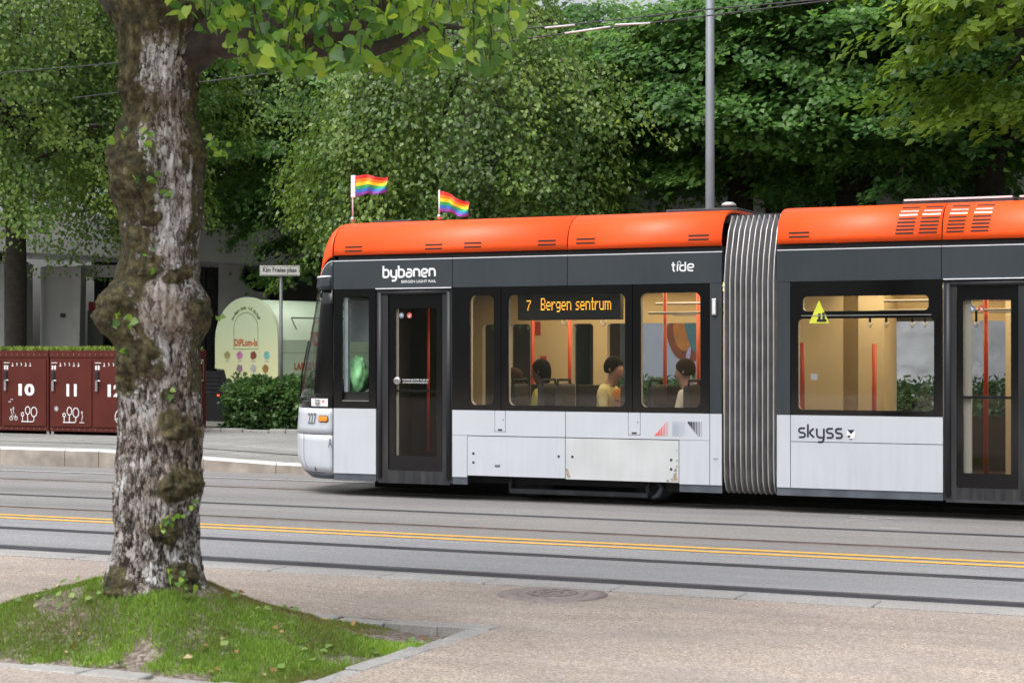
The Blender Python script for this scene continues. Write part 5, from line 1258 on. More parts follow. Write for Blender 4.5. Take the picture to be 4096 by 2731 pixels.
# local frame: x = right in view, y = away
zt_, zb_ = hz_(1040), 0.0
box('column', hx_(-260), hx_(61), -1.0, .2, zb_, hz_(1000, 41), 'concrete', hall, .02, 1)
box('column', hx_(62), hx_(124), -.9, .2, zb_, hz_(1000, 41), 'concrete', hall, .03, 1)
V = []; Fc = []
for i in range(13):
    t = i / 12; px = 126 + (292 - 126) * t; y = .9 * (1 - min(1, t * 2.4)) ** 2
    V += [(hx_(px), y, 0), (hx_(px), y, hz_(1065))]
for i in range(12): Fc.append((2 * i, 2 * i + 2, 2 * i + 3, 2 * i + 1))
wl_ = pym('curved_wall', V, Fc, 'concrete_light', hall, True)
pym('wall_edge', [(hx_(288), -.02, 0), (hx_(311), -.02, 0), (hx_(324), -.02, hz_(1120)), (hx_(324), -.02, hz_(1065)), (hx_(291), -.02, hz_(1065)), (hx_(288), .6, 0), (hx_(311), .6, 0), (hx_(324), .6, hz_(1120)), (hx_(324), .6, hz_(1065)), (hx_(291), .6, hz_(1065))], [(0, 1, 2, 3, 4), (1, 6, 7, 2), (0, 4, 9, 5), (2, 7, 8, 3)], 'kerb_light', hall)
box('plaque', hx_(242), hx_(262), -.03, -.005, hz_(1270), hz_(1253), 'frame_dark', hall)
V = [(hx_(-260), -1.6, hz_(1000)), (hx_(1500), -1.6, hz_(1090)), (hx_(1500), -1.2, hz_(900)), (hx_(-260), -1.2, hz_(860)), (hx_(-260), 3, hz_(1000)), (hx_(1500), 3, hz_(1090)), (hx_(1500), 3, hz_(900)), (hx_(-260), 3, hz_(860))]
pym('roof_slab', V, [(0, 1, 2, 3), (0, 4, 5, 1), (3, 2, 6, 7), (1, 5, 6, 2), (0, 3, 7, 4)], 'concrete_light', hall)
box('beam', hx_(303), hx_(560), .4, .8, hz_(1105), hz_(1058), 'kerb_light', hall)
box('glazing', hx_(300), hx_(1500), 2.2, 2.4, 0, hz_(1000), 'glass_dark', hall)
for px in (345, 420, 520, 640, 760): box('mullion', hx_(px), hx_(px + 6), 2.1, 2.2, 0, hz_(1060), 'frame_dark', hall)
ps = box('poster_board', hx_(318), hx_(379), .9, 1.0, 0, hz_(1240), 'poster_grey', hall); box('poster_top', hx_(323), hx_(376), .88, .9, hz_(1240), hz_(1203), 'poster_red', ps)
# concrete fins of the hall to the right, behind the kiosk
V = [(hx_(870), -.2, 0), (hx_(1080), -.2, 0), (hx_(1072), -.2, hz_(1172)), (hx_(1020), -.2, hz_(1165)), (hx_(985), -.2, hz_(1140)), (hx_(963), -.2, hz_(1110)), (hx_(985), -.2, hz_(1060)), (hx_(880), -.2, hz_(1060))]
n_ = len(V); pym('fin_wall', V + [(a, b + .5, c) for a, b, c in V], [tuple(range(n_))] + [(i, i + n_, (i + 1) % n_ + n_, (i + 1) % n_) for i in range(n_)], 'concrete', hall)
box('dark_wall', hx_(1130), hx_(1500), .8, 1.4, 0, hz_(1100), 'frame_dark', hall)

# white rendered house behind the trees
mat('render_white', (0.72, 0.74, 0.79), 0.85, 0, 0.06, 1.2, 1.0, 7); mat('roof_slate', (0.06, 0.065, 0.07), 0.7, 0, 0.2, 4); mat('render_peach', (0.45, 0.26, 0.18), 0.85, 0, .1, 2, .5, 10); mat('window_white', (0.6, 0.6, 0.6), 0.5)
WY = 40.0
def wx(px): return onY(px, 0, WY)[0]
def wz(px, py): return onY(px, py, WY)[1]
house = empty('white_house', (wx(3200), WY, .4)); tag(house, 'white rough-rendered house glimpsed behind the tram and trees', 'building')
def W_(o): o.location = (-wx(3200), -WY, -.4); return o
xw0, xw1 = wx(2480), wx(4700); zr = wz(3300, 560)
hol = [rrect(wx(3228), wz(3280, 900), wx(3330), wz(3280, 735), .02, 1), rrect(wx(3980), wz(4000, 700), wx(4080), wz(4000, 560), .02, 1)]
W_(plate('wall', [(xw0, .1), (xw1, .1), (xw1, zr), (xw0, zr)], hol, WY, WY + .3, 'render_white', house))
for (a, b, c, d) in ((3228, 3330, 900, 735), (3980, 4080, 700, 560)):
    f_ = W_(box('window', wx(a) + .0, wx(b), WY + .1, WY + .16, wz(a, c), wz(a, d), 'frame_dark', house))
    box('pane', wx(a) + .08, wx((a + b) / 2) - .04, WY + .09, WY + .1, wz(a, c) + .1, wz(a, d) - .12, 'glass_dark', f_); box('pane', wx((a + b) / 2) + .04, wx(b) - .08, WY + .09, WY + .1, wz(a, c) + .1, wz(a, d) - .12, 'glass_dark', f_)
    box('sash_bar', wx((a + b) / 2) - .025, wx((a + b) / 2) + .025, WY + .07, WY + .09, wz(a, c), wz(a, d), 'window_white', f_)
    W_(box('hood', wx(a) - .2, wx(b) + .2, WY - .25, WY, wz(a, d) + .05, wz(a, d) + .25, 'concrete_light', house))
W_(pym('roof', [(xw0 - .4, WY - .5, zr), (xw1, WY - .5, zr), (xw1, WY + 5, zr + 1.4), (xw0 - .4, WY + 5, zr + 1.4), (xw0 - .4, WY + 5, zr)], [(0, 1, 2, 3), (0, 3, 4)], 'roof_slate', house))
ph_ = empty('peach_house', (wx(2150), 47, .3)); tag(ph_, 'pink-brown house barely showing through the leaves left of the pole', 'building')
box('wall', -7, 5, 0, 6, 0, 7.2, 'render_peach', ph_); box('roof', -7.3, 5.3, -.3, 6, 7.2, 7.5, 'roof_slate', ph_)
for i in range(4):
    for j in range(2): box('window', -6 + i * 2.8, -4.8 + i * 2.8, -.06, -.002, 1.2 + j * 3.1, 2.9 + j * 3.1, 'glass_dark', ph_)
GY = 32.2
gw = empty('garden_wall', (onY(3800, 0, GY)[0], GY, .1)); tag(gw, 'white rough-rendered garden wall seen through the second car windows', 'wall')
gxa, gxb = onY(3330, 0, GY)[0] - gw.location.x, onY(4500, 0, GY)[0] - gw.location.x
V = []; Fc = []; nu, nv = 90, 30
for j in range(nv + 1):
    for i in range(nu + 1):
        xx = gxa + (gxb - gxa) * i / nu; zz = 2.75 * j / nv; V.append((xx, .04 * noise.noise(Vector((xx * 3, zz * 5, 0))) + .02 * noise.noise(Vector((xx * 9, zz * 12, 3))), zz))
for j in range(nv):
    for i in range(nu): k = j * (nu + 1) + i; Fc.append((k, k + 1, k + nu + 2, k + nu + 1))
pym('rendered_face', V, Fc, 'render_white', gw, True); box('core', gxa, gxb, .06, .35, 0, 2.74, 'render_white', gw); box('coping', gxa - .05, gxb + .05, -.1, .42, 2.75, 2.85, 'concrete', gw, .02, 1)
# painted mural on a free wall behind the tram stop
mat('wall_bluegrey', (0.34, 0.37, 0.44), 0.85, 0, .08, 1, .3, 20); mat('mural_orange', (.42, .16, .03), .8, 0, .2); mat('mural_brown', (.20, .05, .02), .8, 0, .2); mat('mural_teal', (.06, .16, .17), .8, 0, .2); mat('mural_lilac', (.42, .34, .5), .8, 0, .15)
MY = 30.5
def mx_(px): return onY(px, 0, MY)[0]
def mz(px, py): return onY(px, py, MY)[1]
mw = box('mural_wall', mx_(2545), mx_(2830), MY, MY + .25, .1, mz(2700, 1262), 'wall_bluegrey', None); tag(mw, 'blue-grey wall with a swirling mural seen through the last window', 'wall')
MF = Face((0, MY, 0))
def blob(name, pts, m, d): 
    q = smooth_path([(mx_(a), mz(a, b)) for a, b in pts], 2, True); pym(name, [MF.p(a, b, d) for a, b in q], [tuple(range(len(q)))], m, mw)
blob('mural_shape', [(2662, 1285), (2790, 1275), (2800, 1430), (2760, 1455), (2700, 1430), (2668, 1360)], 'mural_brown', .004); blob('mural_shape', [(2690, 1285), (2760, 1275), (2770, 1400), (2720, 1405), (2695, 1350)], 'mural_orange', .008)
blob('mural_shape', [(2735, 1275), (2815, 1275), (2815, 1420), (2770, 1410), (2745, 1330)], 'mural_teal', .012); blob('mural_shape', [(2790, 1370), (2825, 1370), (2825, 1460), (2785, 1450)], 'mural_lilac', .016); blob('mural_shape', [(2740, 1440), (2755, 1385), (2768, 1390), (2760, 1445)], 'mural_lilac', .02)
# ================================================================== TREES AND SHRUBS
mat('bark_dark', (0.035, 0.028, 0.022), 0.9, 0, 0.4, 8, 0.8, 30)
leafmat('leaf_maple', (0.055, 0.13, 0.04), (0.12, 0.255, 0.065), (0.24, 0.41, 0.10), .48)
leafmat('leaf_lime', (0.055, 0.11, 0.028), (0.125, 0.225, 0.045), (0.27, 0.38, 0.08), .46)
leafmat('leaf_bright', (0.085, 0.165, 0.03), (0.17, 0.28, 0.045), (0.31, 0.43, 0.08), .52)
leafmat('leaf_deep', (0.048, 0.115, 0.038), (0.105, 0.23, 0.066), (0.20, 0.36, 0.10), .48)
leafmat('leaf_shrub', (0.035, 0.085, 0.026), (0.075, 0.16, 0.045), (0.15, 0.26, 0.08), .35)
CAMD = np.array([-ST, CT, 0.0])
def tree(px, D, H, Rc, z0, label, m, style, nspray, per, lean=0.0, trunk_r=.22, size=.10, name='tree', fork=None, bias=0.35, group=None, top=None):
    b = atD(px, 0, D); base = Vector((b.x, b.y, .1)); root = empty(name, base)
    tag(root, label, 'tree', group)
    fork = fork or z0 + .6
    geos = [tube_geo([(0, 0, -.1), (lean * .1, 0, .4), (lean * .5, .05, fork * .6), (lean, 0, fork), (lean * 1.2, 0, H * .6), (lean * 1.2, 0, H * .85)], [trunk_r * 1.5, trunk_r * 1.1, trunk_r, trunk_r * .95, trunk_r * .5, .05], 12)]
    zc = (z0 + H) / 2; Rz = (H - z0) / 2
    P = []; T = []; N = []; S = []; C = []
    cen = []
    for k in range(nspray):
        while True:
            d = Vector((R.gauss(0, 1), R.gauss(0, 1), R.gauss(0, .9)))
            if d.length < .1: continue
            d.normalize()
            toward = -(d.x * CAMD[0] + d.y * CAMD[1])
            if toward < -.25 and R.random() < bias * 1.8: continue
            break
        rr = .45 + .55 * R.random() ** .5
        lump = 1 + .42 * noise.noise(Vector((d.x * 2 + px, d.y * 2, d.z * 2)))
        c = Vector((lean + d.x * Rc * rr * lump, d.y * Rc * rr * lump, zc + d.z * Rz * rr * lump))
        if c.z > 11.0: continue
        cen.append((c, d, rr))
    for k in range(min(26, len(cen))):
        c, d, rr = cen[k]; st = Vector((lean * .9, 0, fork + R.uniform(-.1, .5) * (H - fork) * .5)); mid = st.lerp(c, .5) + Vector((0, 0, .5))
        geos.append(tube_geo([st, mid, c], [trunk_r * R.uniform(.3, .6), trunk_r * .26, .02], 6, False))
    pym_trunk = multi('trunk', geos, 'bark_dark', root, True)
    tw = []
    for c, d, rr in cen:
        n = int(per * R.uniform(.6, 1.4)); out = np.array((d.x, d.y, 0.0)); out /= np.linalg.norm(out) + 1e-6
        tintc = R.gauss(.45, .22) + .16 * (rr - .7)
        if style == 'maple':
            ax = out * R.uniform(.5, .9) + np.array((R.gauss(0, .35), R.gauss(0, .35), -R.uniform(.02, .3)))
            lat = np.cross(ax, (0, 0, 1)); lat /= np.linalg.norm(lat) + 1e-6
            t = NR.uniform(-.7, 1.0, n); s_ = NR.normal(0, .42, n) * (1.05 - .5 * np.abs(t))
            pts = np.array(c) + t[:, None] * ax * 1.0 + s_[:, None] * lat + np.c_[np.zeros(n), np.zeros(n), NR.normal(0, .085, n) - .16 * t * t - .12 * s_ * s_]
            td = ax * .8 + s_[:, None] * lat * 1.6 + NR.normal(0, .35, (n, 3)) + np.array((0, 0, -.35))
            nn = np.array((0, 0, 1.0)) + out * .75 + NR.normal(0, .33, (n, 3)); sz = NR.uniform(.65, 1.25, n) * size
        else:
            L_ = R.uniform(.9, 2.0); t = NR.random(n); sw = np.array((R.gauss(0, .25), R.gauss(0, .25), 0)) + out * .3
            pts = np.array(c) + np.outer(t, sw * L_) + np.c_[NR.normal(0, .17, n), NR.normal(0, .17, n), -L_ * t + .3] + np.outer(NR.normal(0, .2, n), np.cross(out, (0, 0, 1)))
            td = np.array((0, 0, -1.0)) + out * .35 + NR.normal(0, .5, (n, 3)); nn = out * .8 + np.array((0, 0, .8)) + NR.normal(0, .45, (n, 3)); sz = NR.uniform(.6, 1.2, n) * size
            tw.append(tube_geo([c + Vector((0, 0, .3)), Vector(c) + Vector(sw) * L_ * .5 + Vector((0, 0, .3 - L_ * .5)), Vector(c) + Vector(sw) * L_ + Vector((0, 0, .3 - L_))], [.012, .008, .004], 3, False))
        P.append(pts); T.append(td); N.append(nn); S.append(sz); C.append(np.clip(tintc + NR.normal(0, .15, n), 0, 1))
    leaves('crown', np.concatenate(P), np.concatenate(T), np.concatenate(N), np.concatenate(S), np.concatenate(C), m, root, .46 if style == 'maple' else .40, .12)
    if tw: multi('twigs', tw, 'bark_dark', root)['kind'] = 'stuff'
    return root
GB = 'park trees behind the tram'
tree(60, 38.5, 12.5, 4.8, 4.7, 'broad lime tree overhanging the bike lockers at the left edge', 'leaf_lime', 'lime', 330, 230, size=.105, group=GB, name='lime_tree')
tree(520, 43.5, 12.5, 4.5, 4.9, 'lime tree crown filling the gap behind the mossy trunk', 'leaf_lime', 'lime', 240, 210, size=.105, group=GB, name='lime_tree')
tree(1290, 45.0, 13.0, 5.2, 3.5, 'dark maple with forked trunk behind the first flag', 'leaf_deep', 'maple', 330, 200, lean=.2, trunk_r=.26, size=.15, fork=6.0, group=GB, name='maple_tree')
tree(1880, 36.0, 9.2, 3.5, 3.4, 'lime tree with hanging sprays above the front tram car', 'leaf_lime', 'lime', 330, 230, size=.10, trunk_r=.2, fork=8, group=GB, name='lime_tree')
tree(2960, 37.0, 9.4, 3.4, 4.9, 'maple with slim dark trunk just right of the grey pole', 'leaf_maple', 'maple', 270, 190, lean=.0, trunk_r=.27, size=.14, fork=6.2, group=GB, name='maple_tree')
tree(3125, 40.0, 8.3, 3.6, 5.2, 'maple whose trunk stands second right of the grey pole', 'leaf_maple', 'maple', 200, 180, lean=-.1, trunk_r=.30, size=.14, fork=6.4, group=GB, name='maple_tree')
tree(3480, 36.5, 9.3, 4.0, 4.9, 'maple with thick flared trunk rising over the second car', 'leaf_maple', 'maple', 300, 200, lean=-.35, trunk_r=.42, size=.14, fork=5.6, group=GB, name='maple_tree')
tree(3960, 35.0, 12.5, 4.2, 4.5, 'deep green maple above the roof vents at the right', 'leaf_deep', 'maple', 270, 200, trunk_r=.3, size=.14, group=GB, name='maple_tree')
tree(4330, 27.0, 10.5, 3.3, 4.8, 'nearer yellow-green maple reaching in at the upper right', 'leaf_bright', 'maple', 170, 170, trunk_r=.25, size=.155, group=GB, name='maple_tree')
tree(800, 53.0, 15, 5.4, 4.5, 'tall dark tree further back behind the ice cream kiosk', 'leaf_deep', 'maple', 240, 170, size=.2, group=GB, name='park_tree')
tree(1500, 52.0, 12, 4.8, 3.6, 'tall dark tree in the back row between the two flags', 'leaf_deep', 'maple', 220, 170, size=.2, group=GB, name='park_tree')
tree(2330, 42.0, 10.6, 2.8, 4.6, 'slender sparse maple whose top lets the sky through beside the wires', 'leaf_maple', 'maple', 120, 170, size=.14, trunk_r=.16, group=GB, name='maple_tree')
tree(2700, 48.0, 9.4, 4.2, 3.0, 'back-row tree seen left of the grey pole', 'leaf_maple', 'maple', 220, 170, size=.19, group=GB, name='park_tree')
tree(-350, 48.0, 15, 5.5, 4.2, 'back-row tree at the far left above the concrete hall', 'leaf_lime', 'lime', 200, 170, size=.19, group=GB, name='park_tree')
tree(3800, 52.0, 9.6, 5.0, 4.0, 'back-row tree behind the white house at the right', 'leaf_deep', 'maple', 200, 170, size=.2, group=GB, name='park_tree')

def bush(name, label, cat, cx, cy, z0, rx, ry, h, n, m, size, nf=0, fm=None):
    root = empty(name, (cx, cy, z0)); tag(root, label, cat)
    st = []
    for i in range(14):
        a = R.uniform(0, 6.28); st.append(tube_geo([(R.uniform(-.2, .2), R.uniform(-.1, .1), 0), (rx * .45 * math.cos(a), ry * .45 * math.sin(a), h * .55), (rx * .8 * math.cos(a), ry * .8 * math.sin(a), h * R.uniform(.6, .95))], [.018, .012, .005], 5))
    multi('stems', st, 'bark_dark', root)
    u = NR.normal(0, 1, (n, 3)); u /= np.linalg.norm(u, axis=1, keepdims=True); r_ = NR.uniform(.35, 1.08, n) ** .5
    lum = np.array([1 + .42 * noise.noise(Vector((a * 2.5 + cx, b * 2.5, c * 2.5))) for a, b, c in u])
    P = np.c_[u[:, 0] * rx * r_ * lum, u[:, 1] * ry * r_ * lum, h * .5 + np.sign(u[:, 2]) * np.abs(u[:, 2]) ** .7 * h * .52 * r_ * lum]; P[:, 2] = np.maximum(P[:, 2], .04)
    tt = np.array([noise.noise(Vector((a * 3, b * 3, c * 3))) for a, b, c in P])
    leaves('foliage', P, u * .7 + NR.normal(0, .5, (n, 3)) + np.array((0, 0, -.15)), u * .5 + np.array((0, 0, .9)) + NR.normal(0, .4, (n, 3)), NR.uniform(.6, 1.3, n) * size, np.clip(.42 + .5 * tt + NR.normal(0, .16, n), 0, 1), m, root, .36, .1)
    if nf:
        u = NR.normal(0, 1, (nf, 3)); u /= np.linalg.norm(u, axis=1, keepdims=True); P = np.c_[u[:, 0] * rx, -np.abs(u[:, 1]) * ry, h * .5 + u[:, 2] * h * .5]
        leaves('blossom', P, NR.normal(0, 1, (nf, 3)), NR.normal(0, 1, (nf, 3)), NR.uniform(.04, .07, nf), np.full(nf, .9), fm, root, .5, .2)
    return root
bc = onY(1080, 0, 29.95)[0]
bush('shrub', 'dense dark green shrub beside the tram nose below the kiosk', 'shrub', bc, 29.95, .15, 1.02, .62, 1.12, 11000, 'leaf_shrub', .095)
bc2 = onY(1255, 0, 30.0)[0]
bush('shrub', 'leafy shrub continuing behind the tram windscreen', 'shrub', bc2, 30.0, .15, .8, .6, 1.15, 6000, 'leaf_shrub', .095)
leafmat('blossom_white', (.6, .6, .6), (.75, .75, .75), (.85, .85, .85), .2)
for i, px in enumerate((2590, 2720, 3570, 3700, 3930, 4060)):
    bush('rose_bush', ('rose bush', 'low dark bush')[i < 2] + ' seen through the ' + ('left half of the last front-car window', 'right half of the last front-car window', 'second car window, left one with white blossom', 'second car window, right one with white blossom', 'second car door, white blossom', 'far right edge behind the second door')[i], 'bush', onY(px, 0, 29.6)[0], 29.6, .13, .8, .6, 1.2 if i < 2 else 1.15, 3000, 'leaf_shrub', .09, 0 if i < 2 else 55, 'blossom_white')

# ------------------------------------------------------------------ the mossy lime in front
PM = 4115 / 11.18                                   # photo (2352 wide) pixels per metre at the trunk
SIL = [(-900, 262, 470), (-400, 262, 470), (-120, 215, 500), (0, 243, 482), (60, 262, 490), (100, 272, 478), (180, 277, 455), (260, 284, 450), (300, 268, 460), (340, 258, 470), (440, 258, 468), (500, 276, 468), (560, 281, 455), (640, 266, 458), (690, 226, 482), (740, 222, 484), (800, 266, 460), (900, 270, 463), (1000, 273, 464), (1080, 266, 462), (1120, 260, 466), (1200, 263, 455), (1260, 262, 458), (1300, 252, 462), (1330, 243, 468), (1350, 228, 480), (1400, 205, 500)]
BURLS = [(300, 385, 60, .08), (335, 440, 55, .09), (365, 500, 40, .07), (262, 735, 52, .07), (300, 690, 40, .08), (470, 715, 34, .05), (335, 820, 60, .11), (300, 870, 45, .05), (415, 985, 46, .09), (428, 1110, 44, .085), (395, 1215, 42, .08), (395, 900, 30, .04), (300, 190, 40, .06), (330, 240, 40, .05), (355, 620, 45, .06), (420, 640, 30, .05), (470, 350, 25, .05), (340, 560, 35, .05), (455, 860, 18, .03), (255, 340, 25, .05), (285, 1330, 40, .05), (430, 1320, 35, .05), (385, 20, 60, .05)]
EL = np.array((CT, ST)); EF = np.array((ST, -CT))      # lateral and towards-viewer directions on the ground
tree_c = gnd(620, 2340, .35); TCX, TCY = TX, TY
def sil(y):
    for (a, l0, r0), (b, l1, r1) in zip(SIL, SIL[1:]):
        if y <= b:
            t = (y - a) / (b - a); t = t * t * (3 - 2 * t) if 0 <= t <= 1 else max(0, min(1, t)); return l0 + (l1 - l0) * t, r0 + (r1 - r0) * t
    return SIL[-1][1:]
CX0 = 365.0
lt = gnd(CX0 * 1.7415, 2340, .35)
nz, na = 520, 150; V = np.empty((nz + 1, na, 3)); moss_shade = np.zeros((nz + 1, na)); white = np.zeros((nz + 1, na)); y0, y1 = -330.0, 1400.0
for j in range(nz + 1):
    y = y1 + (y0 - y1) * j / nz; l_, r_ = sil(y); c = ((l_ + r_) / 2 - CX0) / PM; w = (r_ - l_) / 2 / PM
    z = CAMH - (y - 810) / PM
    for i in range(na):
        a = 2 * math.pi * i / na; ca, sa = math.cos(a), math.sin(a)      # ca lateral, sa towards viewer
        q = Vector((ca * 1.2, sa * 1.2, z * .9)); 
        fis = noise.noise(Vector((ca * 7.5, sa * 7.5, z * 1.5))); fis2 = noise.noise(Vector((ca * 17, sa * 17, z * 4.2 + 3)))
        dr = .020 * noise.noise(q * 2.2) - .022 * max(0, 1 - abs(fis) * 4.0) - .010 * max(0, 1 - abs(fis2) * 3.5) + .007 * noise.noise(Vector((ca * 24, sa * 24, z * 14)))
        mo = 0.0; lx_, fx_ = c + ca * w, sa * w; wx_ = 20 * noise.noise(Vector((lx_ * 7, z * 7, 1))) + 9 * noise.noise(Vector((lx_ * 18, z * 18, 4))); wy_ = 20 * noise.noise(Vector((lx_ * 7, z * 7, 8))) + 9 * noise.noise(Vector((lx_ * 18, z * 18, 5)))
        for bx, by, br, am in BURLS:
            dlx = lx_ * PM + CX0 - bx + wx_; dly = y - by + wy_
            if sa > -.35 and abs(dly) < 2.2 * br and abs(dlx) < 2.2 * br:
                e = math.exp(-(dlx * dlx + dly * dly * (1.25 if dly > 0 else .9)) / (br * br) * 1.4)
                dr += am * e * (.3 + .75 * max(0, sa)); mo = max(mo, min(1, e * 1.35) if am > .045 else e * .7)
        if mo > .08:
            k1 = noise.noise(Vector((lx_ * 22, fx_ * 22, z * 22))); k2 = noise.noise(Vector((lx_ * 55, fx_ * 55, z * 55)))
            dr += mo * (.026 * k1 + .016 * k2) - .008 * mo
        rr = w + dr
        pxy = np.array(lt) + EL * (c + ca * rr) + EF * (sa * rr * .95)
        V[j, i] = (pxy[0], pxy[1], z)
        nl_ = noise.noise(Vector((ca * 2.2, sa * 2.2, z * 2.0))) + .5 * noise.noise(Vector((ca * 5, sa * 5, z * 5)))
        lw = 1.0 if y < 480 else (.75 if y < 860 else (.30 if y < 1000 else .18))
        left = max(0, min(1, (.10 - ca + .55 * nl_) / .45)) * lw * .8
        rightm = max(0, min(1, (ca - .62 + .4 * nl_) / .3)) * (.6 if y < 900 else .3)
        top = max(0, min(1, (190 - y) / 150)) * .75  # besides real moss: trunk top darkened as shade under the crown
        moss_shade[j, i] = min(1, max(mo, left, rightm, top))
        white[j, i] = max(0, math.exp(-((ca - .33 - .15 * nl_) / .34) ** 2) * max(0, min(1, (y - 130) / 80)) * max(0, min(1, (1080 - y) / 200))) if sa > 0 else 0
me = bpy.data.meshes.new('trunk'); me.vertices.add((nz + 1) * na); me.vertices.foreach_set('co', V.reshape(-1).astype(np.float32))
jj, ii = np.meshgrid(np.arange(nz), np.arange(na), indexing='ij'); i2 = (ii + 1) % na
Fq = np.stack([jj * na + ii, jj * na + i2, (jj + 1) * na + i2, (jj + 1) * na + ii], -1).reshape(-1, 4).astype(np.int32)
me.loops.add(len(Fq) * 4); me.loops.foreach_set('vertex_index', Fq.reshape(-1)); me.polygons.add(len(Fq)); me.polygons.foreach_set('loop_start', np.arange(0, len(Fq) * 4, 4, dtype=np.int32)); me.update(calc_edges=True)
at = me.attributes.new('lichen', 'FLOAT', 'POINT'); at.data.foreach_set('value', white.reshape(-1).astype(np.float32))
at = me.attributes.new('moss_shade', 'FLOAT', 'POINT'); at.data.foreach_set('value', moss_shade.reshape(-1).astype(np.float32))
m, n, l, p = newmat('lime_bark'); tc = n.new('ShaderNodeTexCoord')
mp = n.new('ShaderNodeMapping'); mp.inputs['Scale'].default_value = (1, 1, .5); l.new(tc.outputs['Object'], mp.inputs['Vector'])
nb = n.new('ShaderNodeTexNoise'); nb.inputs['Scale'].default_value = 34; nb.inputs['Detail'].default_value = 8; nb.inputs['Roughness'].default_value = .65; l.new(mp.outputs[0], nb.inputs['Vector'])
vb = n.new('ShaderNodeTexVoronoi'); vb.feature = 'DISTANCE_TO_EDGE'; vb.inputs['Scale'].default_value = 24
wv = n.new('ShaderNodeMix'); wv.data_type = 'VECTOR'; wv.inputs['Factor'].default_value = .14; l.new(mp.outputs[0], wv.inputs['A']); l.new(nb.outputs['Color'], wv.inputs['B']); l.new(wv.outputs['Result'], vb.inputs['Vector'])
cm = n.new('ShaderNodeMapRange'); cm.inputs['From Max'].default_value = .16; cm.inputs['To Min'].default_value = -.13; cm.inputs['To Max'].default_value = .03; l.new(vb.outputs['Distance'], cm.inputs['Value'])
vc = n.new('ShaderNodeTexVoronoi'); vc.inputs['Scale'].default_value = 24; l.new(wv.outputs['Result'], vc.inputs['Vector']); sc_ = n.new('ShaderNodeSeparateColor'); l.new(vc.outputs['Color'], sc_.inputs[0])
c2 = n.new('ShaderNodeMath'); c2.operation = 'MULTIPLY_ADD'; l.new(sc_.outputs[0], c2.inputs[0]); c2.inputs[1].default_value = .26; l.new(cm.outputs[0], c2.inputs[2])
aw = n.new('ShaderNodeAttribute'); aw.attribute_name = 'lichen'; c3 = n.new('ShaderNodeMath'); c3.operation = 'MULTIPLY_ADD'; l.new(aw.outputs['Fac'], c3.inputs[0]); c3.inputs[1].default_value = .11; l.new(c2.outputs[0], c3.inputs[2])
h0 = n.new('ShaderNodeMath'); l.new(nb.outputs['Fac'], h0.inputs[0]); l.new(c3.outputs[0], h0.inputs[1])
hb = n.new('ShaderNodeMath'); hb.inputs[1].default_value = -.12; l.new(h0.outputs[0], hb.inputs[0])
rb = ramp(n, [(0.33, (0.03, 0.024, 0.019)), (0.43, (0.15, 0.125, 0.105)), (0.52, (0.38, 0.35, 0.33)), (0.64, (0.68, 0.68, 0.69))]); l.new(hb.outputs[0], rb.inputs['Fac'])
nl = n.new('ShaderNodeTexNoise'); nl.inputs['Scale'].default_value = 3.2; nl.inputs['Detail'].default_value = 7; l.new(tc.outputs['Object'], nl.inputs['Vector'])
rl = ramp(n, [(0.40, (0.50, 0.42, 0.36)), (0.62, (1.0, 1.02, 1.05))]); l.new(nl.outputs['Fac'], rl.inputs['Fac'])
mxl = n.new('ShaderNodeMix'); mxl.data_type = 'RGBA'; mxl.blend_type = 'MULTIPLY'; mxl.inputs['Factor'].default_value = 1; l.new(rb.outputs[0], mxl.inputs['A']); l.new(rl.outputs[0], mxl.inputs['B'])
nm = n.new('ShaderNodeTexNoise'); nm.inputs['Scale'].default_value = 14; nm.inputs['Detail'].default_value = 8; nm.inputs['Roughness'].default_value = .7; l.new(tc.outputs['Object'], nm.inputs['Vector'])
rm = ramp(n, [(0.30, (0.014, 0.013, 0.008)), (0.46, (0.05, 0.044, 0.020)), (0.60, (0.13, 0.112, 0.05)), (0.74, (0.27, 0.235, 0.15))]); l.new(nm.outputs['Fac'], rm.inputs['Fac'])
am = n.new('ShaderNodeAttribute'); am.attribute_name = 'moss_shade'
ad = n.new('ShaderNodeMath'); ad.operation = 'MULTIPLY_ADD'; l.new(nm.outputs['Fac'], ad.inputs[0]); ad.inputs[1].default_value = 1.3; ad.inputs[2].default_value = -.82
ad2 = n.new('ShaderNodeMath'); l.new(am.outputs['Fac'], ad2.inputs[0]); l.new(ad.outputs[0], ad2.inputs[1])
rf = ramp(n, [(0.20, (0, 0, 0)), (0.38, (1, 1, 1))]); l.new(ad2.outputs[0], rf.inputs['Fac'])
mxm = n.new('ShaderNodeMix'); mxm.data_type = 'RGBA'; l.new(rf.outputs[0], mxm.inputs['Factor']); l.new(mxl.outputs['Result'], mxm.inputs['A']); l.new(rm.outputs[0], mxm.inputs['B'])
l.new(mxm.outputs['Result'], p.inputs['Base Color']); p.inputs['Roughness'].default_value = .92
bp2 = n.new('ShaderNodeBump'); bp2.inputs['Strength'].default_value = .9; bp2.inputs['Distance'].default_value = .02; l.new(hb.outputs[0], bp2.inputs['Height']); l.new(bp2.outputs[0], p.inputs['Normal'])
lime = empty('street_tree', (lt[0], lt[1], .3)); tag(lime, 'old burled lime tree with mossy trunk standing on the grassy mound', 'tree')
def LT_(o): o.location = (-lt[0], -lt[1], -.3); return o
LT_(link('trunk', me, lime, 'lime_bark', True))
def dp(x, y, d=11.18): return atD(x * 1.7415, y * 1.7415, d)
mat('limb_bark', (0.045, 0.036, 0.030), 0.95, 0, 0.45, 14, 1.0, 40)
